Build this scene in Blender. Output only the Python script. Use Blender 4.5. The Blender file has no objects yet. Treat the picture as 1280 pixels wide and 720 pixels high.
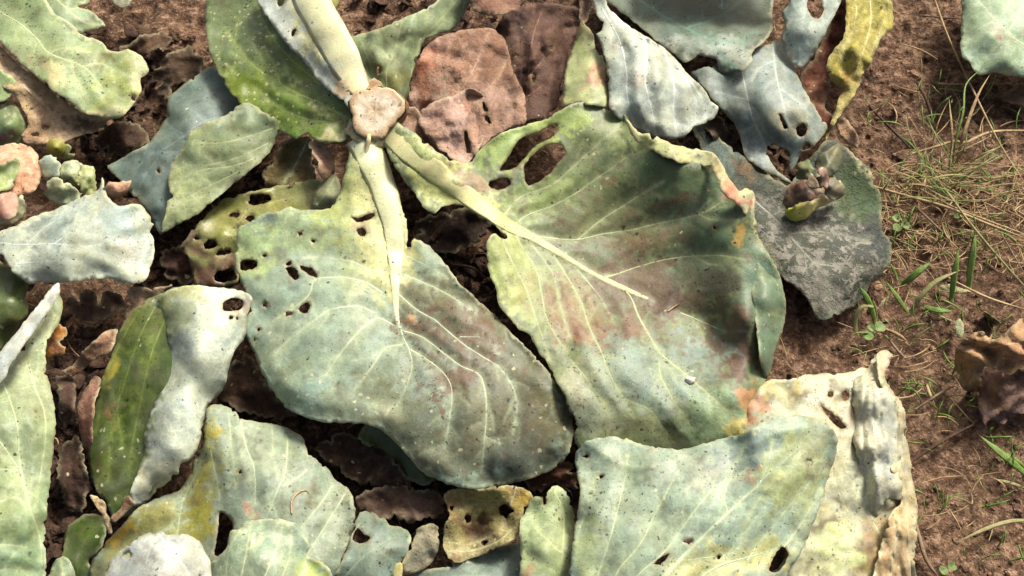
import bpy, math, random
import numpy as np
from mathutils import Vector, Matrix
from mathutils.geometry import delaunay_2d_cdt

random.seed(7)
S = bpy.context.scene
COL = S.collection

# ------------------------------------------------------------------ camera
PITCH = math.radians(60)          # looking down on the bed
DIST = 1.10
LENS = 37.7
cam_d = bpy.data.cameras.new('camera')
cam = bpy.data.objects.new('camera', cam_d)
COL.objects.link(cam)
cam_d.lens = LENS; cam_d.sensor_width = 36.0
cam_d.clip_start = 0.01; cam_d.clip_end = 200
CAM = np.array([0.0, -DIST*math.cos(PITCH), DIST*math.sin(PITCH)+0.05])
cam.location = CAM
cam.rotation_euler = (math.pi/2-PITCH, 0, 0)
S.camera = cam

# ------------------------------------------------------------------ light
SUN_AZ, SUN_EL = math.radians(55), math.radians(48)   # from behind and right
w = bpy.data.worlds.new('World'); S.world = w; w.use_nodes = True
nt = w.node_tree; nt.nodes.clear()
sky = nt.nodes.new('ShaderNodeTexSky'); sky.sky_type = 'NISHITA'; sky.sun_disc = False
sky.sun_elevation = SUN_EL; sky.sun_rotation = math.radians(90)-SUN_AZ
sky.dust_density = 9.0; sky.air_density = 0.8; sky.ozone_density = 0.3
bg = nt.nodes.new('ShaderNodeBackground'); bg.inputs[1].default_value = 0.098
wo = nt.nodes.new('ShaderNodeOutputWorld')
nt.links.new(sky.outputs[0], bg.inputs[0]); nt.links.new(bg.outputs[0], wo.inputs[0])
sd = bpy.data.lights.new('sun', 'SUN'); sd.energy = 3.6; sd.angle = math.radians(15.0); sd.color = (1.0, 0.97, 0.91)
sun = bpy.data.objects.new('sun', sd); COL.objects.link(sun)
sv = Vector((math.cos(SUN_EL)*math.cos(SUN_AZ), math.cos(SUN_EL)*math.sin(SUN_AZ), math.sin(SUN_EL)))
sun.rotation_euler = sv.to_track_quat('Z', 'Y').to_euler()
sun.location = sv*5
S.view_settings.view_transform = 'Standard'; S.view_settings.look = 'None'
S.view_settings.exposure = 0.54; S.view_settings.gamma = 1.0; S.view_settings.use_curve_mapping = False
S.cycles.max_bounces = 6; S.cycles.diffuse_bounces = 4; S.cycles.transmission_bounces = 3
S.cycles.use_denoising = True

# ------------------------------------------------------------------ helpers
PXW, PXH = 1280.0, 720.0
cF = np.array([0.0, math.cos(PITCH), -math.sin(PITCH)])
cU = np.array([0.0, math.sin(PITCH), math.cos(PITCH)])
cR = np.array([1.0, 0.0, 0.0])
KX = 36.0/LENS/PXW
def P(x, y, h):
    """point of the bed at height h (metres) that lies behind picture point x,y; arrays allowed"""
    x = np.asarray(x, float); y = np.asarray(y, float); h = np.asarray(h, float)
    u = (x-PXW/2)*KX; v = (PXH/2-y)*KX
    d = cF + u[..., None]*cR + v[..., None]*cU
    t = (h-CAM[2])/d[..., 2]
    return CAM + d*t[..., None]
PXM = DIST*KX      # one picture point in metres at the middle

def lin(c, k=1.0):
    return tuple(k*((v/255/12.92) if v <= 10.3 else (((v/255)+.055)/1.055)**2.4) for v in c)
ALB = 0.72
def A(c):
    return np.array(lin(c, ALB))*np.array([.985, 1.0, .97])

def pts(s):
    return np.array([[float(q) for q in p.split(',')] for p in s.split()])

# gradient noise on arrays
class Noise:
    def __init__(self, seed):
        r = np.random.RandomState(seed)
        self.p = r.permutation(256); self.g = r.rand(256)*2*np.pi
        self.o = r.rand(2)*100
    def one(self, x, y):
        x = np.asarray(x, float)+self.o[0]; y = np.asarray(y, float)+self.o[1]
        xi = np.floor(x).astype(int); yi = np.floor(y).astype(int)
        fx = x-xi; fy = y-yi
        u = fx*fx*fx*(fx*(fx*6-15)+10); v = fy*fy*fy*(fy*(fy*6-15)+10)
        def gr(i, j, dx, dy):
            a = self.g[self.p[(self.p[(xi+i) & 255]+yi+j) & 255]]
            return np.cos(a)*dx+np.sin(a)*dy
        n00 = gr(0, 0, fx, fy); n10 = gr(1, 0, fx-1, fy); n01 = gr(0, 1, fx, fy-1); n11 = gr(1, 1, fx-1, fy-1)
        return 1.5*((n00*(1-u)+n10*u)*(1-v)+(n01*(1-u)+n11*u)*v)
    def fbm(self, x, y, o=4, g=.5):
        s = 0; a = 1.0
        for i in range(o):
            s = s+a*self.one(x*2**i+i*17.3, y*2**i+i*9.1); a *= g
        return s

def sstep(a, b, x):
    t = np.clip((x-a)/(b-a), 0, 1); return t*t*(3-2*t)

def resample(p, step, closed=False, soft=1.0):
    """Catmull-Rom through p, resampled about every step; extra columns ride along"""
    p = np.asarray(p, float); n = len(p)
    if n == 2 and not closed:
        m = max(2, int(np.linalg.norm(p[1, :2]-p[0, :2])/step)+1)
        t = np.linspace(0, 1, m)[:, None]; return p[0]*(1-t)+p[1]*t
    out = []
    rng = range(n) if closed else range(n-1)
    for i in rng:
        if closed:
            a, b, c, d = p[(i-1) % n], p[i], p[(i+1) % n], p[(i+2) % n]
        else:
            b, c = p[i], p[i+1]
            a = p[i-1] if i > 0 else 2*b-c
            d = p[i+2] if i+2 < n else 2*c-b
        m = max(1, int(round(np.linalg.norm((c-b)[:2])/step)))
        for k in range(m):
            t = k/m
            cr = .5*((2*b)+(c-a)*t+(2*a-5*b+4*c-d)*t*t+(3*b-a-3*c+d)*t**3)
            out.append(cr*soft+(b+(c-b)*t)*(1-soft))
    if not closed: out.append(p[-1])
    return np.array(out)

def inside(q, poly):
    x, y = q[:, 0], q[:, 1]; r = np.zeros(len(q), bool)
    a = poly; b = np.roll(poly, -1, 0)
    for (x1, y1), (x2, y2) in zip(a, b):
        if y1 == y2: continue
        c = ((y1 > y) != (y2 > y)) & (x < (x2-x1)*(y-y1)/(y2-y1)+x1)
        r ^= c
    return r

def segdist(q, p, closed=False, vals=None):
    """distance of q to polyline p; with vals also the value at the nearest place"""
    a = p[:, :2] if closed else p[:-1, :2]
    b = np.roll(p[:, :2], -1, 0) if closed else p[1:, :2]
    best = np.full(len(q), 1e9); bv = np.zeros(len(q))
    for i in range(0, len(a), 64):
        A0, B0 = a[i:i+64], b[i:i+64]
        d = B0-A0; L = np.maximum((d*d).sum(1), 1e-9)
        w_ = q[:, None, :]-A0[None]
        t = np.clip((w_*d[None]).sum(2)/L, 0, 1)
        e = w_-t[..., None]*d[None]
        D = np.sqrt((e*e).sum(2)); k = D.argmin(1); dd = D[np.arange(len(q)), k]
        m = dd < best; best[m] = dd[m]
        if vals is not None:
            v0 = vals[i:i+64]; bv[m] = v0[k][m]
    return (best, bv) if vals is not None else best

class TPS:
    def __init__(self, c):
        self.c = c[:, :2]/100.; n = len(c)
        K = self.k(self.c, self.c)+np.eye(n)*0.003
        Pm = np.hstack([np.ones((n, 1)), self.c])
        if n < 4: 
            self.w = np.zeros(n); self.a = np.linalg.lstsq(Pm, c[:, 2], rcond=None)[0]; return
        M = np.zeros((n+3, n+3)); M[:n, :n] = K; M[:n, n:] = Pm; M[n:, :n] = Pm.T
        s = np.linalg.lstsq(M, np.concatenate([c[:, 2], np.zeros(3)]), rcond=None)[0]
        self.w = s[:n]; self.a = s[n:]
    def k(self, a, b):
        r2 = ((a[:, None]-b[None])**2).sum(2); return np.where(r2 > 1e-12, r2*np.log(r2+1e-12)*.5, 0)
    def __call__(self, x, y):
        q = np.stack([np.ravel(x), np.ravel(y)], 1)/100.
        return (self.k(q, self.c)@self.w+self.a[0]+q@self.a[1:]).reshape(np.shape(x))

# ------------------------------------------------------------------ materials
MATS = {}
class NB:
    def __init__(self, name):
        self.m = bpy.data.materials.new(name); self.m.use_nodes = True
        self.t = self.m.node_tree; self.t.nodes.clear(); MATS[name] = self.m
    def n(self, kind, **kw):
        o = self.t.nodes.new('ShaderNode'+kind)
        for k, v in kw.items(): setattr(o, k, v)
        return o
    def set(self, sock, v):
        if hasattr(v, 'node'): self.t.links.new(v, sock)
        elif v is not None: sock.default_value = v
    def math(self, op, a, b=None, c=None, clamp=False):
        o = self.n('Math', operation=op, use_clamp=clamp)
        for i, v in enumerate((a, b, c)):
            if v is not None: self.set(o.inputs[i], v)
        return o.outputs[0]
    def mix(self, f, a, b, mode='MIX'):
        o = self.n('MixRGB', blend_type=mode)
        for i, v in enumerate((f, a, b)):
            if isinstance(v, tuple) and len(v) == 3: v = v+(1,)
            self.set(o.inputs[i], v)
        return o.outputs[0]
    def ramp(self, x, a, b, lo=0.0, hi=1.0):
        o = self.n('MapRange', interpolation_type='SMOOTHSTEP')
        for i, v in enumerate((x, a, b, lo, hi)): self.set(o.inputs[i], v)
        return o.outputs[0]
    def noise(self, vec, scale, detail=4, rough=.55, dist=0.0):
        o = self.n('TexNoise'); self.set(o.inputs['Vector'], vec)
        o.inputs['Scale'].default_value = scale; o.inputs['Detail'].default_value = detail
        o.inputs['Roughness'].default_value = rough; o.inputs['Distortion'].default_value = dist
        return o.outputs['Fac'], o.outputs['Color']
    def vor(self, vec, scale, feature='F1'):
        o = self.n('TexVoronoi', feature=feature); self.set(o.inputs['Vector'], vec)
        o.inputs['Scale'].default_value = scale
        return o
    def coords(self):
        tc = self.n('TexCoord'); oi = self.n('ObjectInfo')
        sc = self.n('VectorMath', operation='SCALE'); self.set(sc.inputs[0], (3.1, 1.7, 2.3)); self.set(sc.inputs[3], oi.outputs['Random'])
        ad = self.n('VectorMath', operation='ADD'); self.set(ad.inputs[0], tc.outputs['Object']); self.set(ad.inputs[1], sc.outputs[0])
        return ad.outputs[0]
    def warp(self, vec, scale, amt):
        f, c = self.noise(vec, scale, 3)
        o = self.n('VectorMath', operation='MULTIPLY_ADD'); self.set(o.inputs[0], c); self.set(o.inputs[1], (amt,)*3); self.set(o.inputs[2], vec)
        return o.outputs[0]

def leaf_material(name, rough=.5, spec=.35, net=.26, mottle=.22, trans=.16, fine=.00055, crust=False, fibre=False):
    b = NB(name); v = b.coords()
    col = b.n('Attribute', attribute_name='Col').outputs['Color']
    mk = b.n('Attribute', attribute_name='Mask').outputs['Color']
    sp = b.n('SeparateColor'); b.set(sp.inputs[0], mk); R, G, B_ = sp.outputs
    n1, _ = b.noise(v, 17, 3, .6); n2, c2 = b.noise(v, 75, 4, .62); n4, _ = b.noise(v, 420, 2, .6)
    wv = b.n('VectorMath', operation='MULTIPLY_ADD'); b.set(wv.inputs[0], c2); b.set(wv.inputs[1], (.010,)*3); b.set(wv.inputs[2], v); wv = wv.outputs[0]
    # bloom: the waxy film is rubbed off in patches
    bl = b.ramp(n1, .36, .64, 0, .6); c = b.mix(bl, col, b.mix(1.0, col, (1.10, 1.12, 1.10), 'MULTIPLY'))
    c = b.mix(b.ramp(n1, .54, .40, 0, .5), c, b.mix(1.0, c, (1.03, 1.0, .86), 'MULTIPLY'))
    k = b.math('MULTIPLY_ADD', b.math('SUBTRACT', n2, .5), mottle*4.0, 1.0)
    k = b.math('MULTIPLY', k, b.math('MULTIPLY_ADD', b.math('SUBTRACT', n4, .5), mottle*2.4, 1.0))
    kc = b.n('CombineColor'); [b.set(kc.inputs[i], k) for i in range(3)]
    c = b.mix(1.0, c, kc.outputs[0], 'MULTIPLY')
    if net:
        e1 = b.vor(wv, 120, 'DISTANCE_TO_EDGE').outputs['Distance']
        nn = b.math('MULTIPLY', b.ramp(e1, .01, .10, 1, 0), b.ramp(n1, .38, .62, .2, 1))
        c = b.mix(b.math('MULTIPLY', nn, net), c, b.mix(1.0, c, (1.9, 1.8, 1.45), 'MULTIPLY'))
    # pale scars where insects scraped the skin
    d1 = b.vor(wv, 150); r1 = b.n('SeparateColor'); b.set(r1.inputs[0], d1.outputs['Color'])
    pn = b.ramp(n1, .40, .62)
    on = b.math('LESS_THAN', r1.outputs[0], b.math('MULTIPLY', G, pn))
    sz = b.math('MULTIPLY_ADD', r1.outputs[1], .24, .08)
    if not crust:
        pm = b.math('MULTIPLY', on, b.ramp(b.math('SUBTRACT', d1.outputs['Distance'], sz), -.06, .05, 1, 0))
        c = b.mix(b.math('MULTIPLY', pm, .75), c, A((232, 226, 180)).tolist()+[1])
    # dirt film
    dn = b.math('ADD', b.math('MULTIPLY', n2, .6), b.math('MULTIPLY', n1, .4))
    dm = b.ramp(dn, b.math('SUBTRACT', .62, b.math('MULTIPLY', B_, .26)), b.math('SUBTRACT', .76, b.math('MULTIPLY', B_, .22)), 0, 1)
    dm = b.math('MULTIPLY', dm, b.math('MINIMUM', b.math('MULTIPLY', B_, 2.0), .80))
    c = b.mix(dm, c, b.mix(n4, lin((70, 54, 40)), lin((126, 100, 76))))
    # black specks of mould; their sizes differ from cell to cell
    sm_all = None
    for sc_, mul, s0, s1 in ((230, 1.5, .07, .30), (480, 1.3, .12, .26), (90, 1.1, .03, .22)):
        d = b.vor(wv, sc_); r = b.n('SeparateColor'); b.set(r.inputs[0], d.outputs['Color'])
        on = b.math('LESS_THAN', r.outputs[0], b.math('MULTIPLY', b.math('MULTIPLY', R, mul), b.ramp(n1, .60, .38, .35, 1.3)))
        sz = b.math('MULTIPLY_ADD', b.math('POWER', r.outputs[2], 2.5), s1, s0)
        m = b.math('MULTIPLY', on, b.ramp(b.math('SUBTRACT', d.outputs['Distance'], sz), -.08, .06, 1, 0))
        m = b.math('MULTIPLY', m, b.math('MULTIPLY_ADD', r.outputs[1], .6, .35))
        sm_all = m if sm_all is None else b.math('MAXIMUM', sm_all, m)
    c = b.mix(b.math('MULTIPLY', sm_all, .95), c, lin((36, 31, 24)))
    hgt = b.math('ADD', b.math('MULTIPLY', n2, 1.0), b.math('MULTIPLY', n4, .6))
    if crust:
        qm = b.ramp(b.noise(wv, 110, 4, .7)[0], .45, .56)
        c = b.mix(b.math('MULTIPLY', qm, b.math('MULTIPLY', G, .9, clamp=True)), c, b.mix(n4, lin((96, 93, 82)), lin((150, 145, 130))))
        hgt = b.math('ADD', hgt, b.math('MULTIPLY', qm, .8))
    if fibre:
        fn, _ = b.noise(wv, 190, 4, .7)
        hgt = b.math('ADD', hgt, b.math('MULTIPLY', fn, 1.4))
        c = b.mix(b.ramp(fn, .38, .58, .45, 0), c, b.mix(1.0, c, (.50, .42, .36), 'MULTIPLY'))
    bp = b.n('Bump'); bp.inputs['Strength'].default_value = .8; bp.inputs['Distance'].default_value = fine
    b.set(bp.inputs['Height'], hgt)
    pr = b.n('BsdfPrincipled'); b.set(pr.inputs['Base Color'], c); b.set(pr.inputs['Normal'], bp.outputs[0])
    b.set(pr.inputs['Roughness'], b.math('ADD', rough-.12, b.math('MULTIPLY', n2, .24)))
    pr.inputs['Specular IOR Level'].default_value = spec
    out = b.n('OutputMaterial')
    if trans:
        tr = b.n('BsdfTranslucent'); b.set(tr.inputs[0], b.mix(1.0, c, (1.1, 1.15, .55), 'MULTIPLY'))
        mx = b.n('MixShader'); mx.inputs[0].default_value = trans
        b.t.links.new(pr.outputs[0], mx.inputs[1]); b.t.links.new(tr.outputs[0], mx.inputs[2]); b.t.links.new(mx.outputs[0], out.inputs[0])
    else: b.t.links.new(pr.outputs[0], out.inputs[0])
    return b.m
leaf_material('leaf_waxy')
leaf_material('leaf_glossy', rough=.34, spec=.5, net=.2, mottle=.28, trans=.22)
leaf_material('leaf_dry', rough=.80, spec=.2, net=0, mottle=.28, trans=.08, fine=.0014, fibre=True)
leaf_material('leaf_crust', rough=.72, spec=.3, net=0, mottle=.25, trans=0, fine=.0012, crust=True)
leaf_material('leaf_rib', rough=.48, spec=.35, net=0, mottle=.14, trans=0)

def soil_material():
    b = NB('soil'); tc = b.n('TexCoord'); v = tc.outputs['Object']
    n1, _ = b.noise(v, 6, 3, .6); n2, _ = b.noise(v, 38, 5, .65); n3, _ = b.noise(v, 230, 5, .75); n5, _ = b.noise(v, 95, 4, .7)
    c = b.mix(b.ramp(n1, .38, .62), lin((102, 79, 59)), lin((132, 104, 80)))
    c = b.mix(b.ramp(n1, .56, .44, 0, .4), c, lin((112, 84, 65)))
    c = b.mix(b.ramp(n2, .30, .58, .6, 0), c, lin((78, 57, 44)))
    c = b.mix(b.ramp(n2, .56, .72, 0, .5), c, lin((168, 140, 116)))
    c = b.mix(b.ramp(n3, .53, .68, 0, .7), c, lin((196, 168, 144)))
    c = b.mix(b.ramp(n3, .34, .48, .75, 0), c, lin((50, 36, 28)))
    c = b.mix(b.ramp(n5, .36, .50, .85, 0), c, lin((72, 52, 40)))
    c = b.mix(b.ramp(n5, .54, .66, 0, .75), c, lin((172, 140, 114)))
    h = b.math('ADD', b.math('ADD', b.math('MULTIPLY', n2, .9), b.math('MULTIPLY', n5, .8)), b.math('MULTIPLY', n3, .55))
    bp = b.n('Bump'); bp.inputs['Strength'].default_value = 1.0; bp.inputs['Distance'].default_value = .008; b.set(bp.inputs['Height'], h)
    pr = b.n('BsdfPrincipled'); b.set(pr.inputs['Base Color'], c); b.set(pr.inputs['Normal'], bp.outputs[0])
    b.set(pr.inputs['Roughness'], .92); pr.inputs['Specular IOR Level'].default_value = .15
    out = b.n('OutputMaterial'); b.t.links.new(pr.outputs[0], out.inputs[0])
soil_material()

def plain_material(name, c1, c2, scale=120, rough=.7, trans=0.0, bump=.001, spec=.3, stretch=None):
    b = NB(name); v = b.coords()
    n, _ = b.noise(v, scale, 5, .6); n2, _ = b.noise(v, scale*5, 3, .6)
    c = b.mix(b.ramp(n, .32, .68), lin(c1, ALB), lin(c2, ALB))
    c = b.mix(b.ramp(n2, .35, .5, .4, 0), c, b.mix(1.0, c, (.6, .55, .5), 'MULTIPLY'))
    bp = b.n('Bump'); bp.inputs['Distance'].default_value = bump; b.set(bp.inputs['Height'], b.math('ADD', n, n2))
    pr = b.n('BsdfPrincipled'); b.set(pr.inputs['Base Color'], c); b.set(pr.inputs['Normal'], bp.outputs[0])
    pr.inputs['Roughness'].default_value = rough; pr.inputs['Specular IOR Level'].default_value = spec
    out = b.n('OutputMaterial')
    if trans:
        tr = b.n('BsdfTranslucent'); b.set(tr.inputs[0], c); mx = b.n('MixShader'); mx.inputs[0].default_value = trans
        b.t.links.new(pr.outputs[0], mx.inputs[1]); b.t.links.new(tr.outputs[0], mx.inputs[2]); b.t.links.new(mx.outputs[0], out.inputs[0])
    else: b.t.links.new(pr.outputs[0], out.inputs[0])
plain_material('straw', (206, 178, 130), (168, 136, 94), 60, .6)
plain_material('straw_grey', (160, 138, 108), (122, 100, 78), 60, .75)
plain_material('root_brown', (104, 78, 58), (72, 52, 40), 90, .85)
plain_material('grass', (120, 160, 66), (156, 180, 100), 40, .5, .25)
plain_material('grass_pale', (164, 166, 104), (194, 182, 128), 40, .55, .25)
plain_material('clover', (132, 160, 86), (158, 178, 112), 90, .5, .2)
plain_material('clod', (150, 112, 86), (190, 156, 126), 70, .95, 0, .004, .1)
plain_material('rot_shade', (70, 52, 41), (108, 82, 64), 70, .85, 0, .004, .2)  # rotted leaf brown, kept dark so the gaps look shaded

# ------------------------------------------------------------------ object makers
def tag(o, label=None, cat=None, group=None, kind=None):
    for k, v in (('label', label), ('category', cat), ('group', group), ('kind', kind)):
        if v: o[k] = v
    return o
def empty(name, loc):
    o = bpy.data.objects.new(name, None); o.empty_display_size = .02; COL.objects.link(o); o.location = loc; return o
def mesh_obj(name, V, F, mat, parent=None, origin=None, col=None, mask=None, smooth=True):
    V = np.asarray(V, float)
    if origin is not None: V = V-np.asarray(origin)
    me = bpy.data.meshes.new(name); me.from_pydata(V.tolist(), [], [tuple(int(i) for i in f) for f in F])
    if smooth: me.polygons.foreach_set('use_smooth', [True]*len(me.polygons))
    for nm, a in (('Col', col), ('Mask', mask)):
        if a is None: continue
        at = me.attributes.new(nm, 'FLOAT_COLOR', 'POINT')
        full = np.ones((len(V), 4), np.float32); full[:, :a.shape[1]] = a
        at.data.foreach_set('color', full.ravel())
    me.materials.append(MATS[mat])
    o = bpy.data.objects.new(name, me); COL.objects.link(o)
    if parent is not None: o.parent = parent
    elif origin is not None: o.location = tuple(origin)
    return o

def rib_mesh(xy, wid, surf, flat=.55, lift=.15, n=8):
    """a tapering half-buried rib along picture points xy on the surface surf(x,y)->3D"""
    c = surf(xy[:, 0], xy[:, 1]); e = 1.0
    gx = surf(xy[:, 0]+e, xy[:, 1])-c; gy = surf(xy[:, 0], xy[:, 1]-e)-c
    nrm = np.cross(gx, gy); nrm /= np.linalg.norm(nrm, axis=1)[:, None]+1e-12
    t = np.gradient(c, axis=0); t /= np.linalg.norm(t, axis=1)[:, None]+1e-12
    s = np.cross(t, nrm); s /= np.linalg.norm(s, axis=1)[:, None]+1e-12
    r = wid*.5*PXM
    tq = np.gradient(xy[:, :2], axis=0); tq /= np.linalg.norm(tq, axis=1)[:, None]+1e-9; nq = np.stack([-tq[:, 1], tq[:, 0]], 1)
    V = []; F = []
    qp = xy[:, :2]+nq*(wid*.5)[:, None]; qm = xy[:, :2]-nq*(wid*.5)[:, None]
    sp_, sm_ = surf(qp[:, 0], qp[:, 1]), surf(qm[:, 0], qm[:, 1]); c1 = (sp_-sm_)*.5; c2 = (sp_+sm_)*.5-c
    for k in range(n):                      # the cross-section bends with the blade it grows from
        a = 2*math.pi*k/n; ca = math.cos(a)
        sn = math.sin(a); V.append(c+c1*ca+c2*ca*ca+nrm*(r*(flat*sn if sn > 0 else .12*sn)+r*lift-.0002)[:, None])
    m = len(c); V = np.concatenate(V)          # ring k, point i -> k*m+i
    for k in range(n):
        k2 = (k+1) % n
        for i in range(m-1): F.append((k*m+i, k2*m+i, k2*m+i+1, k*m+i+1))
    F.append([k*m for k in range(n)]); F.append([k*m+m-1 for k in range(n)][::-1])
    return V, F

SEED = [0]
def ell(s):
    """holes: 'cx,cy,rx,ry,deg'"""
    out = []
    for p in s.split():
        q = [float(v) for v in p.split(',')]+[0]
        cx, cy, rx, ry, dg = q[:5]; a = math.radians(dg); rr = np.random.RandomState(int(cx*7+cy))
        t = np.linspace(0, 2*np.pi, 11)[:-1]+rr.rand()*1
        k = 1+.6*(rr.rand(10)-.5)
        X = rx*np.cos(t)*k; Y = ry*np.sin(t)*k
        out.append(np.stack([cx+X*math.cos(a)-Y*math.sin(a), cy+X*math.sin(a)+Y*math.cos(a)], 1))
    return out

def sheet(name, outline, H, base, parent, origin, blobs=(), veins=(), midrib=None, holes=(), ehole='', vcol=(206, 214, 166), mat='leaf_waxy',
          step=4.6, quilt=.22, droop=.5, ruffle=.35, crinkle=0.0, und=.35, speck=.25, pale=.12, dirt=.15, rim=.45, rimcol=None,
          rough=1.0, thick=.0008, tert=True, vamp=1.0, masks=(), streak=None, ribs=True, mcol=None, crease=(), dust=.30, grime=.30, edge=1.1, curl=None, arch=1.3):
    """one leaf sheet: outline in picture points, heights in cm above the soil"""
    SEED[0] += 1; sd_ = SEED[0]; rr = np.random.RandomState(sd_); N = Noise(sd_+100)
    po = pts(outline) if isinstance(outline, str) else outline; p2 = []      # round off what runs on outside the picture
    for i in range(len(po)):
        a_, b_ = po[i], po[(i+1) % len(po)]; p2.append(a_); L_ = np.linalg.norm(b_-a_)
        for ax, sg, lim in ((1, 1, 740), (1, -1, 14), (0, -1, 10), (0, 1, 1290)):
            if a_[ax]*sg >= lim and b_[ax]*sg >= lim and L_ > 18:
                for f_, k_ in ((.2, .75), (.5, 1.0), (.8, .75)):
                    m_ = a_+(b_-a_)*f_; m_[ax] += sg*min(45, .32*L_)*k_; p2.append(m_)
                break
    o = resample(np.array(p2), 3.2, True, .7)
    t = np.roll(o, -1, 0)-np.roll(o, 1, 0); t /= np.linalg.norm(t, axis=1)[:, None]+1e-9
    nr = np.stack([t[:, 1], -t[:, 0]], 1)
    ctr = o.mean(0); sg_ = np.sign(((o-ctr)*nr).sum()) or 1.0; nr = nr*sg_          # outwards
    bite = np.clip(N.one(o[:, 0]/10.+40, o[:, 1]/10.)-.42, 0, 1)*11
    o = o+nr*((N.fbm(o[:, 0]/13., o[:, 1]/13., 3)*1.3+N.one(o[:, 0]/4., o[:, 1]/4.)*.9-bite)*rough)[:, None]
    hol = [resample(pts(h) if isinstance(h, str) else h, 3.0, True) for h in list(holes)+ell(ehole)]
    hol = [h+(rr.rand(*h.shape)-.5)*1.5 for h in hol]
    fold = [(rr.rand()*6.28, 20+34*rr.rand(), .75) for _ in range(3)]+[(rr.rand()*6.28, 9+9*rr.rand(), .16) for _ in range(3)]
    if curl is None: curl = .55 if mat == 'leaf_dry' else 0.0
    if mat == 'leaf_dry': droop *= .12
    CR = [(resample(pts(z.split('|')[0]), 5.0), float(z.split('|')[1])) for z in crease]
    hc = pts(H) if isinstance(H, str) else H
    pl = np.linalg.lstsq(np.column_stack([np.ones(len(hc)), hc[:, :2]]), hc[:, 2], rcond=None)[0]
    hc = hc.copy(); hp = pl[0]+hc[:, :2]@pl[1:]; hc[:, 2] = hp+(hc[:, 2]-hp)*arch
    tps = TPS(hc)
    # veins: list of (points, w0, w1)
    VV = []
    if midrib is not None:
        mp = pts(midrib); VV.append((resample(mp, 4.0), None, 0))
    for p in veins:
        q = p.split('|'); pw = pts(q[0]); w0, w1 = (float(z) for z in q[1].split(',')) if len(q) > 1 else (4.0, 1.6)
        r_ = resample(pw, 4.0); u = np.linspace(0, 1, len(r_)); r_ = np.column_stack([r_[:, :2], w0+(w1-w0)*u]); VV.append((r_, 1, 1))
    main = [v[0] for v in VV]
    T = []
    if tert:
        for v, _, lv in VV:
            s = rr.rand()*14+6; sg = 1; acc = 0
            for i in range(1, len(v)-1):
                acc += np.linalg.norm(v[i, :2]-v[i-1, :2])
                if acc > s:
                    acc = 0; s = rr.rand()*16+(12 if lv else 22); sg = -sg
                    d = v[i+1, :2]-v[i-1, :2]; an = math.atan2(d[1], d[0])+sg*(.6+.5*rr.rand())
                    L = 14+26*rr.rand(); q = [v[i, :2]]; p_ = v[i, :2].copy()
                    for k in range(int(L/4)):
                        an += (rr.rand()-.5)*.35-sg*.04; p_ = p_+4*np.array([math.cos(an), math.sin(an)]); q.append(p_.copy())
                    q = np.array(q); 
                    if len(q) < 3: continue
                    ok = inside(q, o)
                    q = q[:int(np.argmin(ok)) if not ok.all() else len(q)]
                    if len(q) >= 3: T.append(np.column_stack([q, np.full(len(q), 1.6)]))
    # points
    allp = [o]+hol; 
    con = np.concatenate(allp)
    vp = []
    for v in main:
        tt = np.gradient(v[:, :2], axis=0); tt /= np.linalg.norm(tt, axis=1)[:, None]+1e-9
        nn = np.stack([-tt[:, 1], tt[:, 0]], 1); wv = np.maximum(v[:, 2:3], 2.0)
        vp += [v[:, :2], v[:, :2]+nn*wv*.75, v[:, :2]-nn*wv*.75]
    vp += [q[:, :2] for q in T]
    x0, y0 = o.min(0); x1, y1 = o.max(0)
    gx, gy = np.meshgrid(np.arange(x0, x1, step), np.arange(y0, y1, step*.87)); gx = gx+(np.arange(gx.shape[0]) % 2)[:, None]*step*.5
    g = np.stack([gx.ravel(), gy.ravel()], 1)+(rr.rand(gx.size, 2)-.5)*step*.35
    def thin(p, near, d):
        """keep points of p at least d from near"""
        if not len(p) or not len(near): return p
        keep = np.ones(len(p), bool)
        for i in range(0, len(p), 600):
            q = p[i:i+600]; m = (near[:, 0] > q[:, 0].min()-d) & (near[:, 0] < q[:, 0].max()+d) & (near[:, 1] > q[:, 1].min()-d) & (near[:, 1] < q[:, 1].max()+d)
            if m.any(): keep[i:i+600] = ((q[:, None]-near[m][None])**2).sum(2).min(1) >= d*d
        return p[keep]
    inn = lambda q: q[inside(q, o) & ~np.any([inside(q, h) for h in hol], axis=0)] if hol else q[inside(q, o)]
    if vp:
        vpp = np.zeros((0, 2))
        for q in vp:
            q = inn(q)
            q = thin(q, con, 1.6); q = thin(q, vpp, 1.5)
            vpp = np.concatenate([vpp, q])
    else: vpp = np.zeros((0, 2))
    g = inn(g); g = thin(g, con, 2.6); g = thin(g, vpp, 2.4)
    Q = np.concatenate([con, vpp, g])
    ed = []; s0 = 0
    for p in allp:
        m = len(p); ed += [(s0+i, s0+(i+1) % m) for i in range(m)]; s0 += m
    vo, _, fo, _, _, _ = delaunay_2d_cdt([Vector(q) for q in Q], ed, [], 0, 1e-4)
    Q = np.array([(v.x, v.y) for v in vo]); F = np.array([f for f in fo])
    cen = Q[F].mean(1); k = inside(cen, o)
    for h in hol: k &= ~inside(cen, h)
    F = F[k]
    used = np.unique(F); mp_ = -np.ones(len(Q), int); mp_[used] = np.arange(len(used)); Q = Q[used]; F = mp_[F]
    # surface
    def dvein(q, which):
        best = np.full(len(q), 99.); bw = np.full(len(q), 2.)
        for v in which:
            d, ww = segdist(q, v, False, v[:, 2]); m = d < best; best[m] = d[m]; bw[m] = ww[m]
        return best, bw
    dmQ = dvein(Q, main) if main else None; dTQ = dvein(Q, T) if T else None
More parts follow.
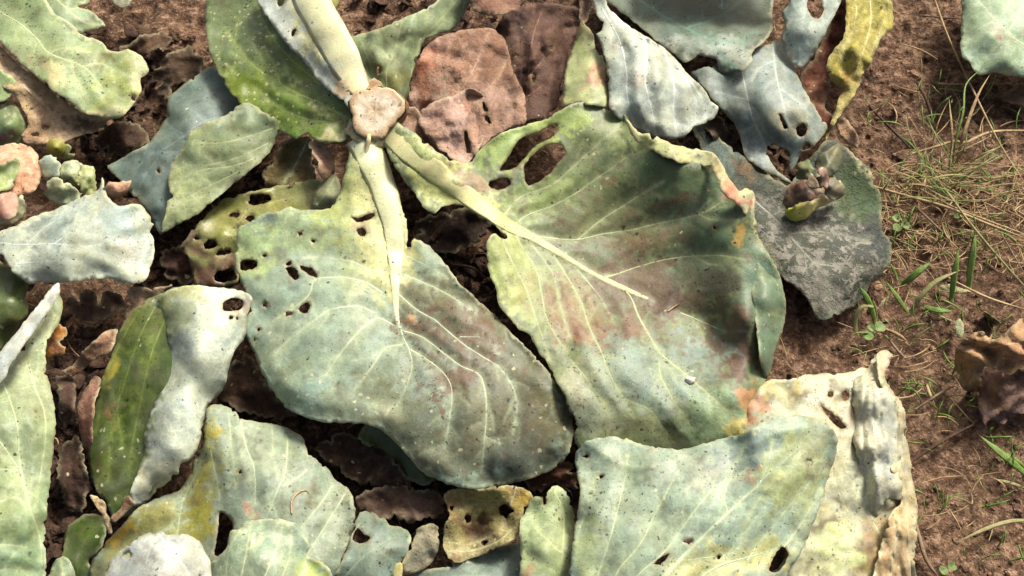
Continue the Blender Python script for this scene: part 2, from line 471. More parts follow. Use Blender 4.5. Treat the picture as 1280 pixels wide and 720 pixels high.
    def height(x, y, pre=False):
        q = np.stack([np.ravel(x), np.ravel(y)], 1)
        h = tps(q[:, 0], q[:, 1])
        h = h+und*N.fbm(q[:, 0]/85., q[:, 1]/85., 2, .4)
        de = segdist(q, o, True)
        h = h-droop*.38*(1-sstep(0, 26, de))**1.5
        h = h+ruffle*1.3*np.exp(-de/24.)*N.fbm(q[:, 0]/44.+9, q[:, 1]/44., 2)
        h = h+edge*N.fbm(q[:, 0]/62.+15, q[:, 1]/62., 1)*(1-sstep(0, 42, de))**1.5+curl*(1-sstep(0, 24, de))**1.6*(.7+.6*N.one(q[:, 0]/30.+60, q[:, 1]/30.))
        if main and quilt:
            d = dmQ[0] if pre else dvein(q, main)[0]; h = h+quilt*.8*(1-np.exp(-(d/14.)**2))
        if midrib is not None:
            d, ww = segdist(q, main[0], False, main[0][:, 2]); h = h+.016*ww*np.exp(-(d/(.55*ww+1))**2)
        if T and quilt:
            d = dTQ[0] if pre else dvein(q, T)[0]; h = h-quilt*.14*np.exp(-(d/4.)**2)
        if crinkle:
            if streak:
                a_ = math.radians(streak[0]); uu = -q[:, 0]*math.sin(a_)+q[:, 1]*math.cos(a_); vv = q[:, 0]*math.cos(a_)+q[:, 1]*math.sin(a_); k1, k2 = uu/15., vv/60.
            else: k1, k2 = q[:, 0]/26., q[:, 1]/26.
            if mat == 'leaf_dry':
                wxx = q[:, 0]+14*N.one(q[:, 0]/40., q[:, 1]/40.); wyy = q[:, 1]+14*N.one(q[:, 0]/40.+33, q[:, 1]/40.)
                for a_, lam, am in fold:
                    z = (wxx*math.cos(a_)+wyy*math.sin(a_))/lam+a_; h = h+crinkle*am*(np.abs((z % 1.0)-.5)*4-1)*(.6+.8*N.one(q[:, 0]/50.+a_*9, q[:, 1]/50.))
            else: h = h+crinkle*(np.abs(N.fbm(k1+3, k2, 2))*1.5-.5)+crinkle*.25*np.abs(N.fbm(k1*2.6, k2*2.6, 2))
        for cl_, ca in CR:
            d = segdist(q, cl_); h = h-ca*np.exp(-np.abs(d)/4.5)
        h = h+.03*N.fbm(q[:, 0]/11.+5, q[:, 1]/11., 2)
        return (h*.01).reshape(np.shape(x))
    surf = lambda x, y: P(x, y, height(x, y))
    V = P(Q[:, 0], Q[:, 1], height(Q[:, 0], Q[:, 1], True))
    # winding up
    a, b_, c = V[F[:, 0]], V[F[:, 1]], V[F[:, 2]]
    nz = np.cross(b_-a, c-a); view = CAM-a
    fl = (nz*view).sum(1) < 0; F[fl] = F[fl][:, ::-1]
    # colour of the skin
    C = np.tile(A(base), (len(Q), 1))
    if mat != 'leaf_dry':
        if sum(base) > 560: dust = dust*.35
        du = (.5+.9*N.fbm(Q[:, 0]/34.+21, Q[:, 1]/34., 4, .6)).clip(0, 1)*dust
        C = C*(1-du[:, None])+A((150, 150, 134))*du[:, None]
    wx = Q[:, 0]+N.fbm(Q[:, 0]/24., Q[:, 1]/24., 4, .65)*13; wy = Q[:, 1]+N.fbm(Q[:, 0]/24.+50, Q[:, 1]/24., 4, .65)*13
    fineN = N.fbm(Q[:, 0]/10.+3, Q[:, 1]/10., 4, .65)
    dv0 = dmQ[0] if main else np.full(len(Q), 99.)
    def blobw(bx, by, r, k_):
        rx, ry, an = (r, r, 0) if not isinstance(r, tuple) else (r+(0,))[:3]
        an = math.radians(an); dx = wx-bx; dy = wy-by
        u = dx*math.cos(an)+dy*math.sin(an); v = -dx*math.sin(an)+dy*math.cos(an)
        d = np.sqrt((u/rx)**2+(v/ry)**2)
        sf = 1-sstep(.45, 1.2, d); sf = sf+fineN*sf*(1-sf)*2.2
        return k_*sstep(.22, .72, sf)
    for bl in blobs:
        bx, by, r, bc = bl[:4]; k_ = bl[4] if len(bl) > 4 else .85
        wgt = blobw(bx, by, r, k_)*(1-.45*np.exp(-(dv0/3.5)**2)); C = C*(1-wgt[:, None])+A(bc)*wgt[:, None]
    C = C*(1+.15*N.fbm(Q[:, 0]/55.+2, Q[:, 1]/55., 3)+.15*N.fbm(Q[:, 0]/15., Q[:, 1]/15.+8, 3))[:, None]
    hu = N.fbm(Q[:, 0]/40.+70, Q[:, 1]/40., 3)[:, None]; C = C*(1+hu*np.array([.05, .0, -.08]))
    if mat != 'leaf_dry':
        gd = (N.fbm(Q[:, 0]/26.+91, Q[:, 1]/26., 4, .65)-.30).clip(0, 1)*grime*2.2
        gd = gd.clip(0, .75); C = C*(1-gd[:, None])+A((104, 92, 70))*gd[:, None]
    vc = A(vcol); mc = A(mcol) if mcol else vc
    if main:
        d, ww = dmQ
        q1 = np.exp(-(d/(3.2*ww+2))**2)*.20*vamp; C = C*(1-q1[:, None])+vc*q1[:, None]
        q1 = np.exp(-(d/(np.minimum(ww, 9)*.42+.3))**2)*.65*vamp*(1+.5*N.one(Q[:, 0]/16., Q[:, 1]/16.)).clip(.2, 1.2); C = C*(1-q1[:, None])+vc*q1[:, None]
    if T:
        d, _ = dTQ; q1 = np.exp(-(d/1.5)**2)*.5*vamp*(.6+.4*N.one(Q[:, 0]/30., Q[:, 1]/30.)); C = C*(1-q1[:, None])+vc*q1[:, None]
    if streak:
        an, amt, sc_ = streak; a_ = math.radians(an); u = (-Q[:, 0]*math.sin(a_)+Q[:, 1]*math.cos(a_))/sc_; v = (Q[:, 0]*math.cos(a_)+Q[:, 1]*math.sin(a_))/(sc_*9)
        C = C*(1+amt*N.fbm(u, v, 3))[:, None]
    de = segdist(Q, o, True)
    dh = np.full(len(Q), 99.)
    for h in hol: dh = np.minimum(dh, segdist(Q, h, True))
    rc = A(rimcol if rimcol else (214, 208, 168))
    q1 = min(1, rim*1.35)*np.exp(-(de/2.2)**2)*(.6+.6*N.one(Q[:, 0]/18., Q[:, 1]/18.)).clip(0, 1); C = C*(1-q1[:, None])+rc*q1[:, None]
    q1 = .75*np.exp(-(dh/2.4)**2)*(.7+.5*N.one(Q[:, 0]/9., Q[:, 1]/9.)).clip(0, 1); C = C*(1-q1[:, None])+A((150, 128, 92))*q1[:, None]
    C = np.clip(C, .004, .9)
    M = np.tile(np.array([speck, pale, dirt, 1.0]), (len(Q), 1))
    for ch, mx_, my_, r, k_ in masks:
        M[:, 'rgb'.index(ch)] += blobw(mx_, my_, r, k_)
    cl_ = (N.fbm(Q[:, 0]/38.+11, Q[:, 1]/38., 3)*1.3+.25).clip(0, 1.6)+.7*np.exp(-(dv0/7.)**2)*(N.one(Q[:, 0]/25., Q[:, 1]/25.+4)+.2).clip(0, 1)+.5*np.exp(-(de/9.)**2)*(N.one(Q[:, 0]/28.+8, Q[:, 1]/28.)).clip(0, 1)
    M[:, 0] *= .12+cl_
    M = np.clip(M, 0, 1.5)
    ob = mesh_obj(name, V, F, mat, parent, origin, C, M)
    md = ob.modifiers.new('thickness', 'SOLIDIFY'); md.thickness = thick; md.offset = -1
    # ribs and veins stand up from the skin as parts of their own
    if ribs:
        for i, (v, k_, lv) in enumerate(VV):
            ins = inside(v[:, :2], o)
            for h in hol: ins &= ~inside(v[:, :2], h)
            if lv == 1:
                if not ins.any(): continue
                i0 = int(np.argmax(ins)); j = i0
                while j < len(v) and ins[j]: j += 1
                v = v[i0:j]
            if len(v) < 4: continue
            wd = v[:, 2]*(1+.10*N.one(v[:, 0]/34., v[:, 1]/34.))
            if lv == 1: wd = wd*.60*(1+.25*N.one(v[:, 0]/9.+5, v[:, 1]/9.)); wd[-1] *= .3
            else: wd = wd*1.12; wd[-1] *= .4
            RV, RF = rib_mesh(v[:, :2], wd, surf, flat=.11 if lv == 0 else .34, lift=.0 if lv == 0 else .04)
            m = len(v); tt = np.linspace(0, 1, m); sgn = 1.0
            tq = np.gradient(v[:, :2], axis=0); tq /= np.linalg.norm(tq, axis=1)[:, None]+1e-9; nq = np.stack([-tq[:, 1], tq[:, 0]], 1)
            pick = lambda pp: C[((Q[None]-pp[:, None])**2).sum(2).argmin(1)]
            near = pick(v[:, :2]); off = np.maximum(wd*.62, 3.0)[:, None]; sl = pick(v[:, :2]+nq*off); sr = pick(v[:, :2]-nq*off)
            f_ = (.85-.40*tt)[:, None]*(1+.5*N.one(v[:, 0]/14., v[:, 1]/14.)).clip(.3, 1.2)[:, None] if lv else (.55+.45*N.fbm(v[:, 0]/20., v[:, 1]/20., 2)).clip(0, 1)[:, None]
            cc = (vc if lv else mc)*f_+near*(1-f_)
            ob2 = mesh_obj('midrib' if lv == 0 else 'vein', RV, RF, 'leaf_rib', ob, origin, np.concatenate([((sl if math.cos(2*math.pi*k/8)*sgn > 0 else sr)*(1-g_)+cc*g_) for k, g_ in [(k, max(0., math.sin(2*math.pi*k/8))**1.3) for k in range(8)]]), np.tile([[speck*.6, pale*.5, dirt*.6, 1.0]], (8*m, 1)))
    return ob, surf

SURF = {}
def leaf(name, label, cat, group, sheets):
    """a thing made of one or more sheets; its empty stands on the soil below it"""
    o0 = pts(sheets[0]['outline']); c = o0.mean(0); loc = P(c[0], c[1], 0.0)
    e = empty(name, tuple(loc)); tag(e, label, cat, group)
    for s in sheets:
        s = dict(s); nm = s.pop('name', 'blade'); SURF.setdefault(label, sheet(nm, parent=e, origin=loc, **s)[1])
    return e

# ------------------------------------------------------------------ the soil
NG = Noise(3); NG2 = Noise(4)
def ground_h(x, y):
    h = .010*NG.fbm(x/.22, y/.22, 3)+.007*NG2.fbm(x/.06, y/.06, 3)
    cl = np.abs(NG.fbm(x/.035+7, y/.035, 3)); h = h+.006*(.5-cl)
    h = h+.0034*NG2.fbm(x/.014, y/.014, 3)
    return h-.004
def axis(lo, hi, st, far):
    core = np.arange(lo, hi, st); out = [hi]; s = st
    while out[-1] < far: s *= 1.35; out.append(out[-1]+s)
    inn = [lo-st]; s = st
    while inn[-1] > -far: s *= 1.35; inn.append(inn[-1]-s)
    return np.concatenate([np.array(inn[::-1]), core, np.array(out)])
def build_ground():
    xs = axis(-.80, .80, .0029, 30); ys = axis(-.50, .62, .0029, 30)
    X, Y = np.meshgrid(xs, ys); Z = ground_h(X, Y)
    far = np.maximum(np.abs(X)-1.2, np.maximum(np.abs(Y)-1.2, 0)).clip(0, None); Z = Z*np.exp(-far*.6)
    n, m = X.shape; V = np.stack([X.ravel(), Y.ravel(), Z.ravel()], 1)
    i = np.arange(n*m).reshape(n, m)
    F = np.stack([i[:-1, :-1].ravel(), i[:-1, 1:].ravel(), i[1:, 1:].ravel(), i[1:, :-1].ravel()], 1)
    o = mesh_obj('soil_ground', V, F, 'soil'); tag(o, 'reddish brown crumbly garden soil under the leaves', kind='structure')
build_ground()

def lump(rr, r, sq=.7):
    """a crumb of earth: a dented low-poly ball"""
    t = (1+5**.5)/2
    v = np.array([(-1,t,0),(1,t,0),(-1,-t,0),(1,-t,0),(0,-1,t),(0,1,t),(0,-1,-t),(0,1,-t),(t,0,-1),(t,0,1),(-t,0,-1),(-t,0,1)])/1.9
    f = [(0,11,5),(0,5,1),(0,1,7),(0,7,10),(0,10,11),(1,5,9),(5,11,4),(11,10,2),(10,7,6),(7,1,8),(3,9,4),(3,4,2),(3,2,6),(3,6,8),(3,8,9),(4,9,5),(2,4,11),(6,2,10),(8,6,7),(9,8,1)]
    mid = {}; v = list(v); F = []
    def mm(a, b):
        k = (min(a, b), max(a, b))
        if k not in mid:
            p = (v[a]+v[b])/2; mid[k] = len(v); v.append(p/np.linalg.norm(p)*1.0)
        return mid[k]
    for a, b, c in f:
        d, e, g = mm(a, b), mm(b, c), mm(c, a); F += [(a, d, g), (d, b, e), (g, e, c), (d, e, g)]
    v = np.array(v); v *= (1+.5*(rr.rand(len(v), 1)-.5)); v *= np.array([1, .6+.6*rr.rand(), sq])*r
    a = rr.rand()*6.28; R = np.array([[math.cos(a), -math.sin(a), 0], [math.sin(a), math.cos(a), 0], [0, 0, 1]])
    return v@R.T, F
def crumbs(name, label, mat, n_, seed, rmin, rmax):
    rr = np.random.RandomState(seed); V = []; F = []; k = 0
    for i in range(n_):
        if i < n_*.72: p = P(1030+270*rr.rand(), 760*rr.rand()-20, 0)
        else: p = P(1300*rr.rand()-10, 760*rr.rand()-20, 0)
        cl = NG.fbm(p[0]/.09+31+seed, p[1]/.09, 2)
        if cl < -.1 and rr.rand() < .8: continue
        r = rmin+rmax*rr.rand()**3.5
        if i % 110 == 0: r = .004+.006*rr.rand()
        v, f = lump(rr, r, .55); z = ground_h(p[0], p[1])
        V.append(v+np.array([p[0], p[1], z-r*.05])); F += [tuple(q+k for q in g) for g in f]; k += len(v)
    o = mesh_obj(name, np.concatenate(V), F, mat, smooth=False)
    tag(o, label, kind='stuff')
crumbs('soil_crumbs', 'loose brown soil crumbs scattered over the ground', 'soil', 3600, 5, .0007, .0036)
crumbs('pale_soil_grit', 'fine pale dry grit sprinkled over the soil', 'clod', 2600, 8, .0005, .0020)

# ------------------------------------------------------------------ the cut cabbage plant in the middle
plant_loc = P(478, 150, 0.0)
plant = empty('cabbage_plant', tuple(plant_loc))
tag(plant, 'cut cabbage stump with three big outer leaves spread around it, centre of bed', 'cabbage plant')

sheet('leaf', parent=plant, origin=plant_loc,      # the broad leaf hanging towards the viewer
 outline='437,190 432,212 425,238 418,255 405,261 380,263 360,258 350,263 327,267 313,277 297,285 295,310 293,333 302,353 312,385 306,405 310,425 322,453 335,480 353,505 383,523 410,528 430,529 450,529 474,536 493,552 513,573 532,593 563,606 594,612 618,610 653,601 688,589 707,573 716,552 715,519 703,488 676,453 649,426 622,398 594,372 573,352 557,330 537,308 518,298 510,307 508,277 498,247 490,222 480,197 468,180 450,172',
 H='455,180,11 440,240,10 490,250,9.8 300,300,8.6 390,300,9.2 495,340,8.8 300,380,8.2 320,430,7.8 400,420,9.3 450,400,9.2 500,420,8.6 560,360,9.4 620,420,9.2 560,450,9.2 650,470,8.6 410,500,8.4 450,520,7.8 520,540,8.4 600,560,7.8 600,600,6.2 690,560,6.6 700,520,7.2 560,600,6.6',
 base=(156,177,156), step=3.6, mat='leaf_waxy', vcol=(204,214,180), mcol=(252,247,206), quilt=.34, droop=1.0, ruffle=.3, und=.3, speck=.22, pale=.34, dirt=.22,
 midrib='450,172,36 466,205,36 480,240,30 490,280,26 494,320,19 494,360,11 496,395,6 503,420,3',
 veins=['500,410 504,422 511,437 515,457 509,480 497,507|4.5,1.6','482,338 460,337 440,327 407,322 380,322|4,1.5','480,368 460,355 437,348 413,347 393,350 387,367 370,383 343,400|5,1.8','470,392 447,383 413,387 390,402 363,423 343,443|3.4,1.4',
  '494,408 472,398 453,410 437,427 423,445 408,468|5.5,2','506,431 482,435 466,457 443,488|4.5,1.6','508,320 543,337 560,348|3.2,1.4','503,343 533,355 563,370 597,393|4,1.6','497,367 520,387 543,400 563,417 583,433 602,445 626,461 641,484 646,507 641,542|4.6,1.6',
  '575,421 602,422 622,433|3,1.4','505,414 528,422 556,443 575,457 598,468 606,488 608,515 606,546 602,589|4.6,2','513,437 544,457 561,476 565,496 561,531 556,558|4.2,1.6','606,546 624,554|2.5,1.2'],
 blobs=[(430,245,(45,60),(200,208,128),.9),(470,300,(70,90),(186,198,142),.6),(478,275,(44,125,-8),(222,220,152),.75),(486,290,(24,110,-6),(240,232,172),.85),(310,310,(40,40),(188,205,130),.6),(380,280,50,(180,196,132),.5),(420,440,80,(158,178,160),.6),(340,470,50,(170,184,150),.5),
  (610,450,(130,80,40),(112,114,86),.95),(560,400,(80,60,35),(112,110,80),.9),(548,425,(66,32,38),(66,66,58),.95),(600,500,(40,60),(108,110,88),.7),(650,520,(36,50),(100,98,76),.75),(530,560,(50,30),(108,104,84),.7),(575,580,(40,20),(96,96,80),.7),(470,490,(30,14),(112,110,86),.6),(520,375,(22,32),(98,96,74),.8),(585,455,(45,26,38),(86,86,74),.7),(560,540,(120,60),(120,124,100),.85),(640,540,(80,55),(108,108,86),.85),(655,580,(60,28),(104,110,96),.8),(690,520,(25,50,-35),(112,106,70),.7),(470,500,(70,40),(146,152,122),.7),
  (530,470,40,(158,168,158),.55),(512,402,7,(206,158,110),1),(455,285,12,(206,176,150),.7)],
 masks=[('r',560,430,90,1.0),('r',530,380,50,.8),('r',600,520,120,.5),('b',560,430,80,.5),('g',330,470,70,.5),('g',430,500,60,.5),('g',690,560,50,.5),('r',440,250,60,.3),('b',620,500,90,.25)],
 holes=['300,330 303,326 315,324 322,329 318,335 308,338 300,337','357,335 364,333 371,338 374,347 369,350 362,344','374,331 382,334 390,335 397,347 388,344 380,339','373,386 378,380 386,379 387,385 383,392 377,391','439,272 448,273 458,268 468,266 467,272 456,276 447,278','446,287 454,285 458,293 450,295'],
 ehole='361,392,5,3 331,381,3,3 361,329,4,3 375,292,3,2.4 391,301,3,2 470,246,2,6 330,319,3,2 323,412,2,2 318,425,1.8,1.8')

_, SURF['right'] = sheet('leaf', parent=plant, origin=plant_loc,      # the large leaf lying to the right
 outline='480,165 495,158 512,162 530,175 550,192 572,203 588,203 597,190 620,170 660,155 687,147 707,133 730,127 750,133 770,137 783,147 797,167 812,175 847,189 887,193 899,206 910,226 921,240 937,238 944,250 941,270 948,297 955,308 965,325 974,343 981,376 980,400 972,427 965,453 955,485 945,520 925,552 890,585 830,595 760,580 723,560 718,545 720,527 709,507 706,495 697,480 683,452 673,440 662,418 648,412 644,405 624,383 620,360 612,343 608,307 617,292 634,297 628,290 613,277 590,258 568,256 552,259 542,268 530,260 518,240 505,225 492,207 485,190',
 H='490,170,11.5 545,235,9.5 560,200,11 620,270,9 600,195,10 660,160,10.5 740,135,11.5 830,190,11.8 900,215,11.6 935,250,10.8 680,235,9.2 760,250,8.6 860,260,9.8 650,290,8.2 720,325,7.2 810,375,6.8 900,415,7.0 880,330,8.2 935,330,10.2 930,400,9.4 972,370,8.0 972,420,7.2 612,310,9.6 640,390,9.0 690,450,8.2 715,520,7.5 720,420,8.0 780,450,8.2 760,520,7.6 850,500,7.8 900,500,8.0 945,500,7.6 830,580,5 740,560,6.4',
 base=(120,134,94), step=3.6, mat='leaf_waxy', vcol=(184,192,144), mcol=(240,226,166), quilt=.42, droop=.45, ruffle=.35, und=.35, speck=.42, pale=.12, dirt=.34,
 midrib='484,162,30 505,182,32 532,205,29 565,231,24 600,256,20 635,281,15 665,296,11 700,317,8 740,341,6 777,359,7 818,377,3',
 veins=['850,391 877,402 907,415|5,1.8','640,284 660,269 690,258 718,243 742,226 768,208 790,190|5,2','628,272 650,247 690,231 720,205 750,178 772,160|4,1.6','660,294 690,298 720,300 753,293 787,288 820,280 873,268 903,252|5,2','873,268 893,275 923,275|2.5,1.2','722,300 753,274 780,257 803,242 830,227|4,1.6','753,347 770,343 793,335 830,325 870,320 907,320 930,325|5,2',
  '645,292 653,310 670,337 677,367 683,397 697,423 710,440|5,1.8','627,298 640,327 657,360 673,407 688,450|5,1.6','690,317 700,332 713,353 727,380 737,410 753,443 763,470 780,497 813,513 830,537 842,553|4.6,2','720,335 747,367 757,383 770,410|3.6,1.4','781,363 790,375 797,393 810,417 827,443 857,468 890,497 908,513|5.2,2.4','825,447 825,467 840,497 860,527|3.4,1.8','873,403 883,430|2.6,1.2','712,449 730,470 747,493 760,510|4,1.6','660,300 690,340 700,380 712,420|3,1.2'],
 blobs=[(560,225,(90,40,38),(206,210,132),.95),(640,180,(60,40),(172,194,116),.9),(700,150,(50,25),(172,192,112),.9),(680,245,(60,25,-15),(164,186,112),.8),(640,340,(40,80,-20),(188,198,128),.9),(690,370,(45,60),(166,176,116),.6),
  (790,270,(110,50),(116,114,80),.7),(850,230,(80,50),(92,114,80),.8),(880,290,(60,50),(92,114,88),.85),(740,230,(60,40),(120,136,84),.5),(780,170,(50,25,30),(150,164,100),.5),
  (715,390,(45,45),(156,134,98),.85),(745,420,(30,26),(160,120,100),.9),(795,408,(22,20),(152,112,96),.85),(838,378,(34,22,10),(70,50,42),.98),(762,440,(12,8),(120,92,74),.8),(725,405,(26,16,20),(132,92,72),.8),(770,425,(16,10),(142,98,80),.85),(870,375,(24,12,20),(92,72,58),.8),(690,400,(8,40,-15),(150,116,82),.7),(760,345,(40,10,25),(112,92,62),.7),(905,370,(20,26),(84,78,62),.7),(885,395,(30,10,20),(80,66,54),.7),(930,440,(10,30,10),(74,54,46),.9),(820,300,(60,14,-10),(106,96,66),.6),(660,370,(14,30),(158,146,96),.6),(700,370,(20,30),(146,112,84),.7),(780,300,(30,14,-20),(110,84,60),.75),(840,250,(34,12,-25),(104,84,60),.7),(800,350,(60,20),(120,108,78),.6),(860,340,(60,30),(106,112,90),.6),
  (925,410,(18,60,12),(92,80,64),.85),(918,455,(14,26),(96,70,58),.85),(890,355,(40,25),(100,96,78),.6),(810,470,(100,50,20),(150,168,154),.85),(880,440,(40,30),(144,162,154),.7),(740,500,(40,60),(156,164,138),.8),(720,480,(20,30),(164,160,130),.6),(890,520,(50,40),(152,176,134),.8),(950,360,(30,70,-15),(112,138,112),.85),
  (922,243,(26,14,35),(214,156,132),.95),(935,255,(12,20),(196,138,116),.8),(855,190,(60,9,20),(196,196,136),.85),(925,292,(14,12),(196,160,84),.8),(938,505,(18,24),(206,150,104),.8),(925,540,(22,16),(212,196,120),.8),(590,225,(30,16,40),(172,134,112),.9),(540,182,(36,9,38),(168,140,116),.75)],
 masks=[('r',780,490,90,.9),('r',720,400,60,.5),('r',880,300,80,.3),('b',800,370,70,.5),('b',920,430,50,.5),('b',760,300,90,.3),('r',690,500,40,.5)],
 holes=['625,213 633,200 650,174 667,167 693,155 697,160 690,172 670,182 654,199 643,210','655,212 660,200 680,183 700,180 706,192 698,203 687,217 667,230 658,230','612,227 633,222 639,230 627,237 613,234'], ehole='893,284,2,2')

sheet('curled_edge', parent=plant, origin=plant_loc,      # its far margin dries and curls
 outline='781,146 797,164 818,170 850,183 888,189 901,203 912,224 924,238 938,236 946,248 943,262 946,280 940,288 932,268 922,256 906,243 896,224 884,207 850,203 818,190 797,178 786,160', H='785,150,12.2 820,174,12.6 888,191,12.6 915,228,12.4 944,250,11.8 942,285,10.9 920,254,12.2 884,204,12.4 820,186,12.4 850,193,12.9 905,222,13', base=(202,200,146), step=3, tert=False, quilt=0, ruffle=.5, rough=1.3, droop=.4, speck=.25, dirt=.15, vcol=(220,206,160), mat='leaf_waxy', crinkle=.1,
 blobs=[(920,246,(34,18,50),(216,158,134),.95),(900,212,(16,16),(206,182,136),.7),(830,184,(40,8,18),(190,196,130),.6)])
sheet('folded_edge', parent=plant, origin=plant_loc,      # its right margin bends down and under
 outline='934,274 946,290 956,308 965,325 974,343 982,376 981,400 973,427 966,453 958,474 951,455 947,425 944,395 938,362 930,330 927,300', H='938,280,10.8 965,325,10 981,380,8 972,430,7 960,468,6.8 946,420,9.6 937,360,10.8 930,310,11.2 955,370,10.4', base=(114,138,110), step=3.6, quilt=.2, droop=1.2, ruffle=.4, speck=.4, dirt=.2, vcol=(160,176,130), veins=['932,326 950,345 968,352|2.6,1.2','942,385 960,392 975,395|2.6,1.2'], blobs=[(938,295,(14,26),(190,172,104),.8)], rim=.6)

sheet('leaf', parent=plant, origin=plant_loc,      # the cupped leaf rising away to the upper left
 outline='257,-30 256,0 257,33 263,67 277,100 300,130 327,153 350,163 368,174 383,166 390,173 400,178 430,176 444,166 450,140 440,105 415,55 400,10 392,-30 320,-40',
 H='257,0,9 270,80,8.6 300,130,8.4 350,160,8.8 400,170,10 440,150,11.4 320,40,10 350,90,9.8 400,110,11 420,70,12 370,0,12 300,0,9.6',
 base=(112,134,66), mat='leaf_glossy', vcol=(176,192,112), quilt=.55, droop=.6, ruffle=.3, und=.6, speck=.6, pale=1.1, dirt=.18,
 veins=['440,150 400,130 350,105 310,75 285,40|4,1.4','425,155 380,148 340,128 320,110|3,1.2','400,105 360,70 330,30 320,0|3,1.2','340,128 330,145 326,152|2.5,1.2','310,75 290,85 280,98|2.5,1.2','350,105 345,85 330,60|2.4,1.2'],
 blobs=[(290,30,(50,60),(138,154,108),.85),(310,115,(50,30,30),(124,142,28),.75),(350,130,(40,30),(112,140,36),.6),(400,150,(40,20),(150,162,84),.6),(350,70,(40,40),(112,134,70),.6),(420,170,(26,8),(214,206,150),.85),(375,165,20,(120,152,50),.7),(405,147,(11,5,15),(232,226,184),.95),(418,163,(14,4),(230,220,180),.95),(386,128,(6,4,20),(224,226,176),.9),(360,96,(8,5,20),(188,204,150),.8),(396,120,(5,3),(222,222,170),.9),(352,117,(6,4),(196,210,140),.8),(345,129,(10,4,15),(60,74,36),.8),(330,100,(9,5,30),(176,196,132),.7),(372,108,(12,3,25),(190,206,140),.8),(285,90,(6,5),(206,212,140),.8),(306,105,(5,3),(196,206,130),.8)],
 masks=[('r',275,30,60,.4),('g',400,150,50,.7)], ehole='426,152,2,2', rim=.35)
sheet('folded_flap', parent=plant, origin=plant_loc,      # its margin folded back over the rib
 outline='318,-14 322,2 347,40 365,62 383,80 400,103 420,120 437,134 450,128 450,105 430,75 405,35 385,0 375,-20',
 H='320,0,13 347,40,13 383,80,13 420,120,13 440,130,13 385,0,14.5 405,35,14.3 430,75,14 450,105,13.2',
 base=(186,196,196), mat='leaf_waxy', quilt=.1, droop=.4, ruffle=.2, und=.25, speck=.2, pale=.1, dirt=.08, vcol=(242,238,188),
 midrib='378,-24,40 388,0,40 408,36,40 428,72,38 442,98,32 452,116,22', blobs=[(400,40,(26,70,-28),(226,224,164),.8),(440,100,(26,22),(196,160,124),.85)], ehole='351,2,4,6,20 367,41,3,5,20', tert=False, rim=.25)

# ------------------------------------------------------------------ loose and neighbouring leaves
W, G_, D = 'leaf_waxy', 'leaf_glossy', 'leaf_dry'
GL = 'cabbage leaves lying around the stump'; GD = 'dead brown cabbage leaves'
def L(label, group=GL, name='cabbage_leaf', cat='leaf', sheets=None, **k):
    return leaf(name, label, cat, group, sheets if sheets else [k])

# upper left
L('yellow green cabbage leaf with black specks at the upper left corner',
 outline='-20,-20 50,-14 67,15 90,30 103,43 127,53 139,63 160,61 173,67 183,79 186,90 175,100 177,113 167,130 150,147 133,147 107,142 90,130 67,113 47,97 23,77 0,52 -20,40',
 H='0,0,9 60,20,9.4 130,60,9 180,85,8 150,140,7.6 100,130,7.8 50,90,8.6 0,45,9 90,85,8.6', base=(164,184,134), vcol=(204,214,164), speck=.75, pale=.12, dirt=.15, quilt=.35, rim=.8, rimcol=(226,216,176),
 veins=['-10,10 25,30 47,50 62,67 103,83 123,103 150,122 165,128|5,2','103,83 125,79 143,87 166,97|3,1.2','60,67 80,60 110,65|2.6,1.2','47,50 42,72 50,88|2.6,1.2','90,78 95,100 110,125|2.8,1.2'],
 blobs=[(150,110,(40,40),(186,196,112),.7),(130,143,(50,8),(216,208,166),.8),(60,90,(12,40,-50),(220,206,160),.7),(175,85,(14,26),(206,204,156),.8),(30,20,40,(168,188,132),.5),(80,75,(30,8,20),(126,128,82),.7),(125,77,(18,5),(120,116,78),.8)], masks=[('r',30,30,60,.4)], ehole='167,122,3,3.5')
L('dry tan leaf under the specked yellow green leaf at upper left', GD,
 outline='-20,62 0,58 20,78 60,110 100,140 135,149 120,164 95,171 80,178 50,181 30,178 27,168 35,157 33,145 22,125 8,110 -20,98',
 H='0,75,7 50,115,6.2 100,150,5 120,158,4 60,170,5.2 30,172,5.6 30,130,6.4 0,105,6.8', base=(210,178,142), mat=D, speck=.5, pale=.1, dirt=.3, crinkle=.22, vcol=(230,204,170), midrib='-10,76,10 12,92,9 28,105,6 55,130,4 70,150,2.5', veins=['40,118 75,150 90,165|2.5,1','28,110 45,150 42,172|2.5,1'],
 blobs=[(110,158,(40,12),(124,98,78),.9),(40,165,(16,10),(196,140,110),.7),(30,115,(20,30),(214,190,140),.6)], tert=False, ehole='44,168,7,3 57,160,4,3')  # dark blob at the right end paints its fade into shadow
L('small light green leaf at the left edge above the pink sprout',
 outline='-20,80 8,90 20,102 14,118 4,126 -20,130', H='-10,85,8 15,100,7.4 10,120,7 -10,128,7.4', base=(152,178,108), veins=['-10,108 5,106 16,104|3,1.4'], step=3.5, speck=.2)
L('rounded dark green leaf with pale rim above the pink tan sprout',
 outline='-20,146 -4,135 8,128 19,130 28,142 34,158 29,174 18,182 -20,182', H='-10,150,6.2 10,132,6.6 30,150,6.2 20,178,5.2 -10,175,5.8 8,155,7.4', base=(104,126,78), mat=W, vcol=(150,170,120), veins=['-14,165 5,158 24,145|3,1.2','5,158 12,172|2,1'], blobs=[(2,174,(16,9),(168,110,116),.8),(12,131,(16,5),(196,206,170),.9),(30,148,(4,16,-15),(196,206,170),.8)], step=3.5, rim=.8, speck=.15)
